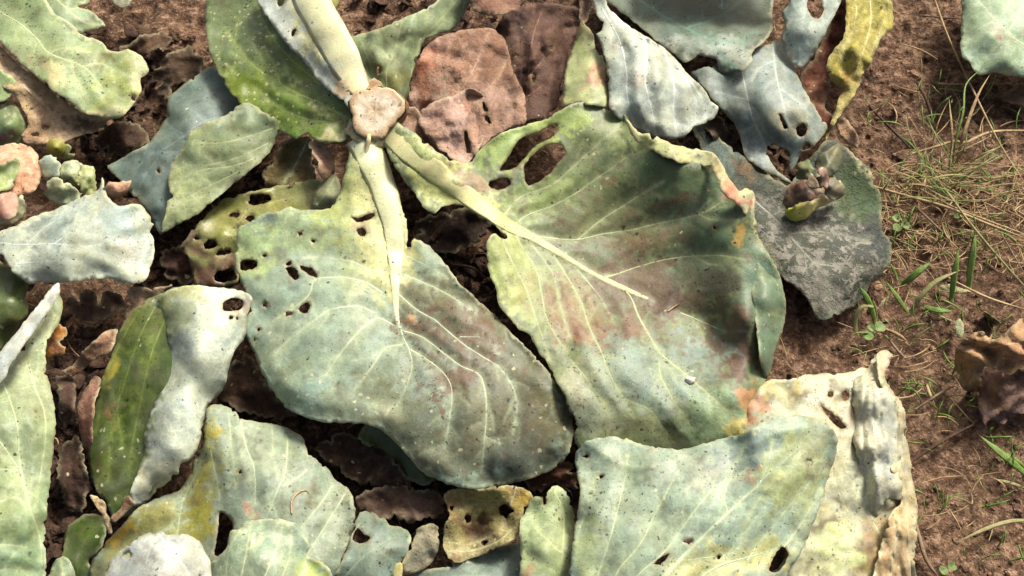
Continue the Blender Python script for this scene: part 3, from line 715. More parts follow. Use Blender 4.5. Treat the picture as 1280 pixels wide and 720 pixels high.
L('mid green leaf peeping from behind the top left corner leaf',
 outline='40,-24 122,-24 112,2 97,8 113,13 125,24 132,33 115,37 100,42 80,34 58,10', H='50,-10,7 110,-15,6.4 125,30,5.6 95,38,6.2 80,10,7', base=(142,168,128), veins=['60,-10 85,12 105,28 125,31|4,1.6','85,12 100,8 112,-6|3,1.2'], blobs=[(120,30,(14,8),(150,180,120),.7)], step=4, speck=.25)
L('small grey green leaf scrap at the top edge left of the cupped leaf',
 outline='136,-20 166,-20 164,2 157,10 146,9 139,0', H='140,-15,4 165,-15,4 150,8,3', base=(150,150,130), step=3.5, mat=D)
L('dusky blue green leaf under the cupped leaf, left of the stump',
 outline='135,207 153,197 187,177 207,147 210,123 233,103 262,84 290,92 325,128 335,168 280,225 218,280 200,292 190,272 178,257 165,243 150,225 138,215',
 H='140,208,5.6 200,160,6.2 215,120,6.4 262,90,6.2 320,130,6 300,180,5 200,285,5.2 180,250,5.8 210,200,6.8 240,150,7.4', base=(104,124,114), vcol=(142,160,156), quilt=.5, speck=.12, pale=.05, dirt=.12, veins=['330,160 290,146 255,152 232,168 205,186 170,200|4,1.6','255,152 235,130 222,112|3,1.2','280,146 262,120 255,100|3,1.2','232,168 215,160 205,150|2.5,1.2','225,190 185,192 145,207|3,1.2','220,200 205,230 198,270|3,1.4','195,200 180,222 172,240|2.5,1.2'],
 blobs=[(200,240,(30,60),(122,140,138),.6)], vamp=.7, ehole='198,214,2.5,2')
L('sage green pointed leaf with raised parallel veins left of the stump',
 outline='298,132 282,144 253,155 237,166 227,187 213,206 210,225 212,240 207,267 202,291 217,284 247,267 280,240 313,213 337,190 349,168 346,150 330,140 312,128',
 H='298,135,9.4 255,156,9 225,190,8.4 210,230,7.8 204,288,6.4 247,262,7 285,232,7.4 335,190,7.6 340,150,8.6 280,185,8.8', base=(138,152,112), vcol=(178,188,142), quilt=.32, droop=.3, speck=.22, pale=.1, dirt=.2,
 veins=['344,160 313,170 280,178 240,179|4,1.6','338,178 300,196 260,206 225,204|3.6,1.5','320,198 290,208 247,214 214,232|4,1.6','300,215 280,224 247,240 207,262|4,1.6','262,240 240,256 210,280|3.4,1.4','265,205 262,196|2,1','262,228 255,222 250,226|2,1'],
 blobs=[(235,250,(40,50,-30),(166,176,122),.8),(300,165,(50,25,-20),(126,146,112),.6),(285,142,(24,6,-30),(186,196,170),.9),(240,175,20,(132,142,92),.6)], rim=.5, tert=True)
L('blue white cabbage leaf spread flat at the left edge below the sprouts',
 outline='-20,296 0,288 20,282 43,270 67,262 100,247 122,238 128,222 134,246 150,257 173,255 187,268 192,280 187,290 192,300 192,320 184,346 173,355 150,353 133,347 100,352 60,354 33,353 17,340 0,320 -20,312',
 H='-10,300,8.6 45,272,8.4 100,250,8.8 128,225,8.6 175,258,8.4 190,300,7.6 178,350,7 130,345,7.6 60,350,8 15,335,8.4 60,310,9.2 130,300,9', base=(196,204,186), vcol=(206,218,212), quilt=.3, speck=.22, pale=.12, dirt=.12, veins=['-10,303 33,306 67,305 110,308 140,317 175,335|4,1.6','20,330 70,326 105,329 140,345|3,1.2','67,305 90,290 130,276 165,268|3,1.2','33,306 55,285 90,262 110,250|3,1.2','110,308 150,300 185,304|3,1.2'],
 blobs=[(58,290,(34,16,-10),(112,126,122),.8),(85,270,(34,14,-25),(140,156,150),.6),(165,310,(22,22),(190,186,176),.6),(70,345,(80,10),(206,214,198),.7),(150,280,30,(182,204,206),.5)], masks=[('r',58,290,40,.7),('r',165,310,30,.5)], vamp=.6)
L('yellow green leaf riddled with holes in the shade below the stump, left side',
 outline='224,312 238,290 255,272 275,252 300,243 330,236 360,230 395,224 412,235 408,262 380,276 340,287 305,300 298,322 297,352 270,360 246,356 239,335 234,320',
 H='226,312,3.6 275,255,4.8 330,238,5.4 400,230,6 400,265,6 330,285,5.6 270,300,5 250,350,2.8 295,345,4', base=(150,154,84), vcol=(176,170,110), mat=G_, quilt=.3, speck=.4, pale=.2, dirt=.35, crinkle=.2, veins=['405,240 360,248 310,262 270,280 235,308|3.5,1.4','310,262 290,290 270,330|3,1.2'],
 blobs=[(235,305,(18,22),(146,110,92),.85),(265,345,(40,22),(140,106,88),.95),(300,275,30,(150,160,80),.5),(390,235,(24,14),(118,112,66),.6),(300,270,16,(176,160,110),.6)], ehole='262,306,8,6 294,269,6,4 313,273,5,4 322,250,14,7,-8 279,316,10,3,-12 282,345,14,9 245,298,3,2')
L('olive brown withered leaf hanging below the cupped leaf beside the stump', GD,
 outline='352,178 386,171 390,200 394,226 365,234 335,241 328,216 342,200', H='355,180,6 386,174,7 392,225,5 335,238,4 345,205,5', base=(116,100,62), mat=D, speck=.5, dirt=.5, crinkle=.3, step=4, veins=['384,176 370,205 350,235|3,1.4'], tert=False)
L('pinkish tan dried leaf base just below the stump', GD,
 outline='386,178 402,176 416,192 419,214 408,226 397,217 399,202 391,194', H='388,180,7.6 404,178,8 417,205,8.4 405,224,8 398,205,9', base=(208,168,142), mat=D, speck=.3, crinkle=.2, step=3, tert=False)
L('pale green ragged scrap between the stump and the holed leaf', 
 outline='390,258 393,240 401,228 418,218 426,234 420,256 406,264', H='392,255,7.2 402,230,7.8 424,235,8.4 410,262,7.6 408,245,8.4', base=(170,172,134), speck=.3, step=3, crinkle=.15, veins=['396,256 408,240 418,222|3,1.2'], tert=False)
L('deep green mottled leaf at the left edge under the blue white leaf',
 outline='-20,318 10,333 25,343 36,352 33,370 36,390 25,405 12,427 -20,452', H='-10,325,5 30,350,5.4 34,385,5 10,425,4.4 -10,440,4.6 5,380,6.4', base=(76,98,36), mat=G_, vcol=(112,130,60), speck=.35, pale=.2, dirt=.2, veins=['-14,400 8,385 30,360|3,1.2','-4,392 -2,420|2.4,1'], blobs=[(15,400,(14,14),(112,112,70),.6)])
e = L('tall pale yellow leaf with a folded white margin at the lower left edge', sheets=[
 dict(outline='-20,480 3,470 18,448 40,416 60,388 72,362 79,384 73,404 60,425 56,442 60,473 68,507 70,530 68,550 63,600 57,663 56,745 -20,745', H='0,480,8.6 70,370,7.6 58,440,7.4 69,520,7 60,620,7 55,720,6.6 0,720,8 0,600,9 30,520,9 35,650,8.6',
  base=(154,170,130), vcol=(196,208,164), quilt=.4, speck=.3, pale=.2, dirt=.14, veins=['3,477 20,527 25,580 37,633 50,673 53,712|5,2','35,453 43,483 55,513 57,547 50,597 43,640|4,1.6','-12,545 0,553 17,577 24,586|5,3','-15,585 10,587 24,588|3,1.6','-14,630 0,627 20,622 33,633|4,1.6','-14,682 10,681 32,684|4,1.6','-14,714 20,712 40,716|3.4,1.4','60,395 52,420 45,470|3,1.2','68,400 56,430|2.4,1.2'],
  blobs=[(30,690,(60,60),(130,156,116),.9),(0,620,(40,60),(150,166,116),.7),(40,480,(40,50),(174,176,136),.6),(55,600,(16,80),(132,154,112),.6),(65,400,(16,30),(196,196,140),.6)]),
 dict(name='folded_flap', outline='72,353 75,364 62,390 45,410 31,430 15,453 4,474 -20,500 -20,462 0,441 14,423 34,397 54,373', H='73,356,9 40,405,10.4 10,450,10.6 -10,480,10.4 -10,465,10.8 20,415,10.8 55,373,10', base=(204,212,210), quilt=.0, droop=.3, ruffle=.15, speck=.2, pale=.1, dirt=.1, tert=False, step=3.5, rim=.3)])
L('small orange brown curled leaf remnant beside the tall pale leaf at lower left', GD,
 outline='55,428 60,411 72,404 82,409 83,420 74,427 81,434 79,443 66,445 58,456 54,445', H='57,430,4.6 72,406,5.4 83,415,5 75,428,5.6 78,440,4.8 58,452,4.4', base=(186,128,66), mat=D, step=3, crinkle=.25, tert=False, blobs=[(74,438,8,(190,130,116),.8)])

# lower left
e = L('rolled cabbage leaf showing dark green face and bluish white back, left of the big leaf', sheets=[
 dict(outline='147,417 157,400 167,387 187,373 217,360 247,357 262,372 255,420 240,470 225,520 215,560 200,600 170,640 142,648 133,630 117,607 110,563 112,513 117,505 127,473 137,450 143,433',
  H='150,410,6.4 190,375,7.8 240,362,8.6 128,475,4.4 112,530,3.8 115,600,3.6 140,645,3.4 165,440,6.4 160,520,5.4 160,600,4.6 200,480,7 240,450,7.6 200,570,5.8', base=(78,100,38), mat=G_, vcol=(140,156,84), quilt=.4, speck=.2, pale=.45, dirt=.25,
  veins=['200,372 175,420 155,480 140,540 135,600|3.4,1.4','215,380 190,440 176,500 165,560 160,620|3.4,1.4','175,385 150,430 130,480 120,540|3,1.2','150,480 148,520 155,560|2.4,1.2'],
  blobs=[(185,400,(34,34),(118,132,74),.85),(215,372,(44,18,-20),(166,174,126),.85),(195,430,(16,40,12),(110,126,66),.7),(160,400,(10,24,25),(150,140,70),.7),(140,462,(8,24,8),(206,186,74),.9),(142,515,(7,24),(158,124,92),.85),(168,500,(10,16),(116,140,34),.8),(185,440,(12,26),(126,146,52),.6),(127,590,(14,40),(96,92,46),.6)], rim=.3),
 dict(name='folded_flap', outline='188,385 205,366 230,358 255,357 283,360 306,364 316,373 309,393 307,420 293,440 285,465 278,488 268,499 257,511 251,547 241,573 224,580 223,593 200,610 180,631 166,632 163,617 168,600 178,570 183,530 196,497 200,473 212,440 205,412',
  H='190,388,7.4 205,368,8.4 230,360,9.2 300,366,9.8 315,374,9.6 305,415,8.8 280,480,7.8 255,515,7.4 240,570,6.8 200,608,6 170,628,5.4 165,615,6.2 180,560,7.2 190,520,7.8 200,480,7.6 212,440,8 206,405,7.8 228,420,9.6 250,400,10.4 245,450,10.2 225,510,9.2 210,560,8.2',
  base=(212,220,202), grime=.12, quilt=.3, droop=1.2, ruffle=.3, und=.3, vcol=(216,220,204), ribs=False, speck=.3, pale=.2, dirt=.1, rim=.3, vamp=.5, veins=['300,372 262,385 235,420 220,460 210,510 195,570 178,615|3.6,1.6','262,385 245,375 215,375|2.6,1.2','245,402 270,430 280,460|2.8,1.2','222,455 245,480 255,500|2.6,1.2','212,500 235,530 242,555|2.6,1.2'],
  blobs=[(196,392,(18,34),(112,128,70),.95),(212,385,(18,36,14),(142,156,104),.8),(228,368,(34,10),(186,188,132),.8),(226,410,(16,50,18),(172,186,152),.7),(208,440,(9,26,14),(118,138,84),.85),(198,480,(9,26,10),(124,142,92),.85),(188,520,(8,28,14),(130,148,100),.8),(178,565,(8,28,12),(136,152,106),.8),(220,455,(14,40,14),(180,194,168),.6),(295,380,(22,12),(206,190,178),.7),(220,440,26,(190,204,206),.6),(200,600,(40,26,-30),(206,204,176),.7)],
  holes=['278,382 283,375 295,372 304,376 303,385 295,388 280,388'], ehole='289,397,2.4,2.4 297,398,2,2.4')])
L('curling brown dead leaf behind the rolled leaf, over dark soil', GD, outline='147,412 135,413 122,421 103,440 90,457 78,463 84,472 100,465 118,449 134,442 142,434', H='145,414,4.6 120,425,5 90,458,3.4 82,468,3 115,448,4 138,438,4.2', base=(140,108,86), mat=D, crinkle=.25, step=3.2, tert=False, speck=.3, blobs=[(128,418,(20,6,-30),(186,158,134),.8)], streak=(-40,.35,5))
L('pinkish brown withered leaf edge against the rolled leaf', GD, outline='118,470 128,478 118,505 114,560 110,580 104,560 98,532 95,510 104,490', H='120,472,3.6 112,520,4.4 98,515,3.2 108,570,2.4', base=(158,116,98), mat=D, crinkle=.2, step=3.2, tert=False, speck=.3, streak=(80,.3,5))
L('tan papery dead leaf piece above the rolled leaf', GD, outline='158,361 175,359 190,361 215,356 200,372 178,385 166,396 160,408 156,392 161,376', H='160,362,5.4 190,362,6.4 215,358,7 168,392,5 158,400,4.4', base=(190,160,130), mat=D, crinkle=.22, step=3.2, tert=False, streak=(60,.25,5))
L('pale veined cabbage leaf with a yellow holed left side, bottom left of centre',
 outline='258,511 273,505 292,512 300,522 320,527 345,531 360,535 377,547 387,567 407,583 420,600 437,613 443,630 444,653 438,677 427,697 420,745 115,745 112,712 123,687 147,663 173,634 187,627 205,620 222,614 233,602 241,580 252,552',
 H='262,514,6.2 300,525,6.4 360,540,5.8 405,585,5.4 440,630,5 430,690,5 415,735,5 115,735,3.6 130,685,3.8 175,636,4.6 220,615,5 245,575,5.6 258,560,7 270,640,5.4 268,720,5.2 320,600,7 350,680,6.6 200,690,4.4', base=(148,164,144), vcol=(190,202,168), quilt=.38, speck=.36, pale=.14, dirt=.16,
 veins=['300,524 308,560 317,584 319,619 316,655|4.6,2','359,545 359,560 356,590 344,619 332,649|4.6,2.4','383,587 372,597 356,606|2.6,1.4','415,605 412,613 395,637 377,658 365,670|4,2','432,616 430,619 412,649 389,685 375,705|4,2','262,560 273,610 276,637|3.4,1.4','222,664 228,628 246,590 256,560|3.4,1.4','285,515 290,560 295,610|2.8,1.2','340,535 342,570 348,600|2.6,1.2','150,690 190,670 235,650|3,1.2'],
 blobs=[(190,670,(70,50,-30),(146,144,82),.95),(250,610,(26,80,14),(150,146,76),.9),(258,560,(10,50,6),(190,180,86),.8),(150,668,(26,10,-38),(204,168,56),.9),(245,650,(24,40),(158,152,60),.7),(130,720,(24,40),(138,140,96),.7),(300,560,(30,40),(160,170,146),.5),(313,640,(9,14),(200,150,126),.85),(385,620,16,(140,140,110),.6),(420,640,(24,50),(160,170,146),.5),(322,555,(7,16,10),(104,116,92),.8),(340,590,(6,18,20),(112,122,98),.7),(300,545,(5,20),(110,120,96),.7),(425,628,(9,14,20),(108,108,84),.8),(388,626,(14,10),(118,112,86),.8),(400,660,(7,4,40),(96,98,78),.8),(330,625,(8,4),(112,116,92),.7),(368,560,(8,14,30),(128,140,116),.7)],
 masks=[('r',410,660,60,.4),('g',200,660,60,.3)], holes=['275,640 287,648 291,660 282,690 268,693 270,677 273,655'], ehole='300,590,2,2')
L('crumpled white leaf in the bottom left foreground', outline='125,745 130,720 139,700 163,679 181,667 199,664 211,668 234,668 249,676 258,691 263,703 266,745', H='130,735,6 145,695,6.6 199,667,8 245,676,7.4 262,705,6.6 262,740,6.4 200,700,9 230,720,8.2 170,725,8.2', base=(208,212,206), vcol=(218,222,222), quilt=.3, speck=.2, pale=.1, dirt=.08, veins=['199,668 215,690 235,715 240,742|4,2','199,668 185,695 180,740|3,1.4','215,690 195,705|2.4,1.2'], ehole='159,694,5,4,-20', vamp=.6)
L('pale green leaf with fan of veins in the foreground beside the white leaf', outline='255,745 262,706 270,698 282,686 288,664 300,661 306,652 326,649 353,649 371,655 383,673 386,685 383,694 400,702 413,715 418,745', H='262,740,6.6 285,670,7.6 330,652,7.8 375,660,7.2 385,690,7 412,720,6.4 412,742,6.4 330,700,8.8 300,735,8', base=(154,176,150), vcol=(206,216,176), quilt=.34, speck=.14, pale=.2, dirt=.08, veins=['280,742 286,690 300,663|4,2','297,742 308,688 313,660|4,2','322,742 341,697 350,673 354,652|4,2','345,742 362,694 364,670|3.4,1.6','368,742 380,710 383,695|3,1.4','308,688 320,680 328,670|2,1'],
 blobs=[(395,715,(26,18),(190,204,110),.8),(317,674,(5,9),(232,232,216),1),(341,699,(4,4),(226,228,206),.9)], rim=.6)
L('mottled dark blue green leaf tip at the bottom, left of the dry debris', outline='440,667 446,650 450,640 465,640 480,646 487,656 507,661 514,672 509,693 501,704 505,745 408,745 420,716 432,690', H='445,650,4.4 485,650,4.2 512,672,4.4 500,735,4 415,735,4.2 460,690,5.4', base=(122,140,126), speck=.7, pale=.1, dirt=.3, vcol=(150,170,146), veins=['420,735 450,700 485,675 508,665|4,1.6','455,697 450,672|3,1.2','470,686 490,700|2.5,1.2'], blobs=[(511,672,(5,20),(190,210,170),.9)], holes=['440,672 447,660 455,668 463,672 455,679 446,678'])
L('tiny yellow leaf tip standing at the bottom edge near the dark blue green leaf', outline='492,712 497,702 503,705 502,722 498,745 490,745', H='495,705,5.2 502,710,5.2 494,740,5', base=(220,206,130), step=3, tert=False, speck=.1)
L('small rounded grey green leaf tip at the bottom left edge', outline='56,745 60,720 66,704 75,697 85,698 93,712 98,745', H='60,740,4.4 75,699,4.6 95,735,4.2 78,720,5.6', base=(122,144,112), step=3.5, veins=['76,742 78,715 77,702|3,1.2'])
L('dark green shaded leaf behind the small tan spikes at lower left', outline='70,745 78,690 84,660 108,642 135,650 128,680 114,702 114,745', H='75,740,2 85,665,2.2 120,648,2.4 110,735,2.2 100,690,3', base=(70,94,34), mat=G_, vcol=(90,112,48), dirt=.4, veins=['92,742 100,700 115,655|3,1.2'])
L('thin tan dried leaf spike standing at lower left', GD, outline='112,619 125,623 134,634 138,650 140,667 134,667 128,645', H='114,620,6.6 135,640,6 138,665,5', base=(220,194,154), mat=D, step=3, tert=False, speck=.15)
L('short brown dried leaf sliver between the tan spike and the rolled leaf', GD, outline='158,620 169,630 158,640 143,653 138,648 150,636', H='162,624,6 165,632,6 140,651,4.8', base=(150,114,90), mat=D, step=3, tert=False, speck=.3)

# lower middle
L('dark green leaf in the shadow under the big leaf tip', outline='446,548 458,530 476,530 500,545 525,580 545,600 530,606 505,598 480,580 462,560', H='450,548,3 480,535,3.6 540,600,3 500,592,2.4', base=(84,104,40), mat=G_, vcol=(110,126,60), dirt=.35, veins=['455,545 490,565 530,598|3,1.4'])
L('rotting yellow brown leaf with round holes below the big leaf tip', GD, outline='556,618 576,610 600,612 624,607 644,608 662,615 666,623 656,638 651,656 644,673 622,685 604,692 578,702 562,700 555,684 555,660 562,644 558,632',
 H='560,620,4.6 600,612,5 660,618,5.2 650,655,4.2 620,682,4.2 575,700,3.8 556,665,3.6 600,655,2.6 575,640,3.6 630,630,5', base=(158,148,98), mat=D, crinkle=.4, speck=.5, pale=.3, dirt=.5, vcol=(196,190,150), tert=False, streak=(-25,.25,6), veins=['560,690 590,688 620,678 642,660|5,2','562,678 585,680 612,672|3,1.4','645,612 635,640 625,670|3,1.4'],
 blobs=[(648,622,(22,14),(196,166,66),.9),(570,640,(14,24),(146,120,80),.8),(600,665,(26,18),(92,66,52),.9),(615,630,(16,26),(160,158,96),.7),(580,690,(26,10,-10),(196,186,150),.7)], ehole='631,639,9,8 565,635,3,3 585,649,5,5 605,678,5,3')
L('grey withered leaf between the dark blue green tip and the rotting yellow leaf', GD, outline='502,715 507,693 516,676 523,660 538,654 548,660 549,684 540,703 524,715', H='505,712,3.6 525,660,4 547,670,3.8 535,708,3.2 525,690,4.6', base=(146,140,118), mat=D, crinkle=.25, step=3.5, tert=False, streak=(-60,.2,6), dirt=.3)
L('blue green leaf along the bottom edge under the rotting yellow leaf', outline='495,745 500,722 540,711 565,707 580,703 604,692 627,683 650,679 664,690 660,745', H='500,740,3.4 540,712,3.2 600,694,3 655,682,3.2 655,740,3.6 590,725,4', base=(118,136,126), vcol=(150,168,146), speck=.6, dirt=.25, veins=['660,735 610,720 550,722 505,735|4,1.6','625,722 638,700 650,685|3,1.2','590,720 600,705|2.4,1.2'])
L('small upright pale green leaf left of the big foreground leaf', outline='648,745 650,702 650,655 658,636 667,622 679,619 693,608 704,610 711,622 719,649 719,680 712,745', H='652,735,6 652,655,6.2 680,620,6.4 705,612,6 718,655,5.6 712,735,6 685,680,7.4', base=(164,182,134), vcol=(206,216,164), speck=.55, pale=.12, dirt=.2, quilt=.3, veins=['691,611 702,633 705,660 702,700 696,742|4,2','703,650 718,660|2,1','700,690 670,660 664,640|2.6,1.2','698,715 672,705 655,690|2.4,1.2'], blobs=[(662,714,(10,16),(176,140,110),.8)], holes=['678,617 682,616 683,630 680,632'])
L('large pale green leaf filling the bottom centre right foreground',
 outline='708,745 711,715 715,687 722,640 725,607 720,590 720,567 733,552 757,546 783,548 800,555 833,560 853,562 877,555 907,547 933,540 967,522 1000,519 1020,523 1040,533 1047,550 1043,573 1030,613 1020,647 1007,680 990,710 972,745',
 H='712,730,8 722,640,8.6 722,575,8 760,550,8.8 835,562,9.2 905,550,9.6 965,524,10.6 1000,521,10.6 1042,540,9.6 1040,580,8.6 1015,660,7.6 985,720,7.4 850,735,9 780,650,9.4 850,620,10 930,590,10.4 990,580,10.2 900,680,9.2 970,640,9 940,555,10.8', base=(166,187,166), vcol=(204,216,176), quilt=.42, droop=.6, speck=.36, pale=.16, dirt=.12, und=.4,
 midrib='800,748,7 833,718,6.5 862,688,6 893,658,5 933,620,4.4 967,587,3.6 990,567,3 1015,538,2', veins=['747,742 747,720 760,680 773,633 782,593 785,570|5,2','760,742 773,713 800,680 820,640 847,590|5,2','785,742 797,720 833,687 867,640 893,610 917,597 935,585|5,2','910,640 905,620 915,590 930,560|3.4,1.4','950,603 960,580 966,550|3,1.4','860,700 917,690 930,660 950,620|3,1.4','935,700 943,687 967,657 997,620 1012,605|4,1.6','975,690 993,667 1010,640 1025,610|3.4,1.4','870,725 900,707 933,697 967,687 995,672|6,2','725,660 735,630 745,590|3,1.2','970,585 1000,580 1030,575|3,1.2'],
 blobs=[(895,708,(80,28,-15),(214,210,140),.75),(960,690,(40,20),(206,202,120),.7),(990,590,(50,60,30),(178,186,130),.85),(1020,560,(26,40),(176,176,138),.7),(940,565,(50,20,-18),(142,158,154),.85),(905,590,(26,24),(156,168,164),.7),(750,600,(40,50),(182,196,172),.6),(860,590,(50,26),(180,186,166),.6),(735,690,(20,50),(196,212,150),.6),(938,590,(16,11,-35),(182,150,124),.9),(967,597,(18,8,-40),(212,214,150),.8),(800,600,(10,6),(120,132,118),.7),(845,605,(12,8,30),(126,136,124),.7),(815,635,(8,6),(128,140,124),.7),(770,575,(12,5),(140,150,132),.6),(880,580,(14,8),(122,130,124),.7),(740,640,(7,9),(140,152,130),.6),(850,650,(9,6),(140,148,120),.6)],
 masks=[('r',840,580,80,.4),('r',870,690,60,.3),('r',760,610,50,.3)], crease=['735,555 790,585 850,572 905,570 965,545 1010,530|-.25','850,745 905,690 950,640 1000,560|.15'], holes=['962,713 967,697 977,683 985,690 982,703 972,715'], ehole='1012,580,3.5,3.5 860,677,5,3 827,700,11,3,-38 899,697,3,2 751,596,3,2 732,570,4,2')
e = L('yellow drying leaf with rolled grey edge at the lower right beside bare soil', sheets=[
 dict(outline='915,560 925,540 933,513 947,487 962,475 985,474 1010,468 1040,467 1062,465 1080,459 1100,470 1108,480 1120,500 1130,520 1130,542 1136,565 1138,590 1143,615 1145,652 1142,690 1143,745 940,745 980,700 1005,650 1000,580',
  H='925,550,6.8 950,490,7.4 1000,472,6.8 1060,468,6 1125,520,5 1138,600,4 1140,690,3.4 1138,740,3.4 960,740,5 1040,560,6.6 1055,650,5.4 1090,600,5.6 1100,690,5 1020,510,7', base=(206,208,178), grime=.7, vcol=(226,220,176), quilt=.25, droop=.4, ruffle=.4, und=.5, speck=.55, pale=.2, dirt=.12, crinkle=.14,
  veins=['1060,640 1050,620 1040,590 1045,540 1042,490|3,1.2','1075,650 1060,690 1045,735|4,1.6','1090,650 1110,690 1120,735|3.4,1.4','1062,690 1030,705 1010,735|3,1.2','1000,540 985,510 975,482|3.4,1.4'],
  blobs=[(1115,690,(34,60,-5),(192,164,120),.95),(1090,720,(26,40),(196,176,136),.7),(1130,650,(14,40),(204,180,136),.7),(1050,690,(40,40),(204,214,146),.8),(1050,520,(30,50),(214,204,182),.8),(1085,680,(14,40,10),(150,120,88),.7),(1030,640,(14,26),(186,176,120),.6),(1000,500,(14,8),(190,160,110),.7),(1050,590,(24,40),(222,218,180),.6),(940,510,(14,30,20),(210,152,110),.85),(975,490,(30,14),(222,206,120),.7),(1130,560,(14,60),(206,206,180),.7)],
  masks=[('r',1045,590,40,.5),('r',1045,530,36,.5)], holes=['1026,508 1036,513 1048,523 1058,535 1047,534 1037,524'], ehole='1038,493,4,4 1057,494,5,7,20'),
 dict(name='rolled_edge', outline='1066,480 1072,470 1088,458 1090,446 1100,440 1106,447 1107,460 1106,474 1114,488 1122,506 1124,530 1122,550 1126,570 1124,590 1128,610 1126,625 1112,622 1104,630 1098,644 1088,648 1077,657 1074,630 1071,605 1068,585 1070,560 1065,545 1067,510',
  H='1068,480,6.8 1092,448,6 1106,452,5.8 1107,475,6.8 1124,520,6.4 1122,560,6.4 1124,620,5.8 1080,655,5.2 1072,600,6.4 1067,540,6.8 1088,500,8.6 1092,560,8.2 1098,600,7.8 1100,625,6.8 1108,580,6.6', base=(210,208,184), quilt=.25, droop=.5, ruffle=.5, und=.6, speck=.5, pale=.15, dirt=.2, crinkle=.5, vcol=(216,214,192), tert=False, rim=.5, step=3.4, rough=1.5, streak=(85,.12,6),
  veins=['1095,470 1092,520 1097,570 1104,620|3,1.4','1092,530 1110,545|2.4,1.2','1096,575 1080,600|2.4,1.2','1080,480 1078,540 1084,600 1082,645|3,1.2'], blobs=[(1102,580,(14,26),(170,174,166),.8),(1076,560,(9,60),(220,208,186),.8),(1098,450,(10,10),(226,214,190),.8),(1112,540,(8,40),(186,186,172),.7),(1090,630,(16,20),(206,190,158),.7)], ehole='1096,456,2,3'),
 dict(name='crumpled_margin', outline='1096,446 1101,438 1111,439 1115,446 1110,456 1108,474 1118,489 1131,514 1133,534 1130,544 1137,562 1140,592 1145,615 1147,652 1144,690 1145,745 1090,745 1096,700 1106,668 1116,640 1127,628 1124,604 1116,585 1118,556 1120,530 1112,505 1102,484 1098,466',
  H='1100,442,6.4 1112,444,6 1108,474,6.6 1130,515,5.6 1136,570,5 1145,640,4.2 1143,740,3.8 1095,740,5.4 1110,670,6 1122,610,6.2 1118,560,6.6 1106,495,7 1130,660,6.2 1126,580,6.4', base=(210,196,160), quilt=.2, droop=.4, ruffle=.6, und=.7, speck=.35, pale=.2, dirt=.25, crinkle=.5, tert=False, rim=.5, step=3.4, rough=1.5, streak=(82,.16,5), vcol=(222,208,172),
  veins=['1140,740 1136,690 1134,640 1128,590|3,1.4','1110,740 1118,690 1124,650|3,1.2'], blobs=[(1118,700,(26,70),(186,156,116),.9),(1128,560,(10,40),(196,196,176),.8),(1134,640,(8,30),(206,186,130),.7),(1106,455,(10,18),(228,212,190),.8),(1122,505,(8,26,-25),(216,196,178),.8)])])

# upper middle
L('pale green crinkled leaf behind the stump at the top', outline='427,50 450,43 480,33 503,23 527,13 547,0 556,-24 610,-24 590,0 572,30 560,40 533,50 521,73 514,97 513,122 500,135 482,122 465,106 452,92 440,74', H='430,52,8 480,36,8.6 530,14,8.6 570,-15,8.4 580,10,7.4 530,52,6.6 515,110,6 485,120,6.4 450,85,7.6 480,70,8.6 520,35,8.8', base=(152,168,128), vcol=(190,202,150), quilt=.55, speck=.2, dirt=.16, und=.6,
 veins=['484,120 483,90 493,65 497,50 502,26|4.4,2','500,132 512,100 522,60 535,18|4,1.6','470,108 462,80 450,47|4,1.6','525,50 550,25 575,-5|3,1.4','488,75 478,60 475,38|3,1.2'], blobs=[(500,105,(16,22),(150,142,70),.7),(450,60,(20,20),(136,152,116),.6)], ehole='473,89,3,5')
L('large brown dead leaf standing at the back, right of the tan lobe', GD, outline='630,20 657,7 687,3 720,9 728,20 723,37 713,57 707,87 700,110 697,132 680,146 657,152 640,165 615,150 605,100 612,55', H='632,20,7.4 690,5,7 725,15,6.6 712,60,6 700,115,5.4 660,152,5.4 620,140,5 615,70,6 665,70,7.6', base=(110,84,74), mat=D, vcol=(146,112,96), speck=.4, dirt=.4, crinkle=.5, crease=['650,150 655,100 650,40|.5','675,145 690,95 710,35|.5','700,110 695,70 705,30|.3'], streak=(80,.2,7), quilt=.4, veins=['655,150 660,100 665,50 680,8|4,1.8','662,95 690,60 715,25|3,1.4','660,120 680,105 700,85|3,1.2','657,130 640,90 630,45|3,1.2'], ehole='668,98,3,6 690,60,2,2 645,70,3,2', rimcol=(120,90,76))
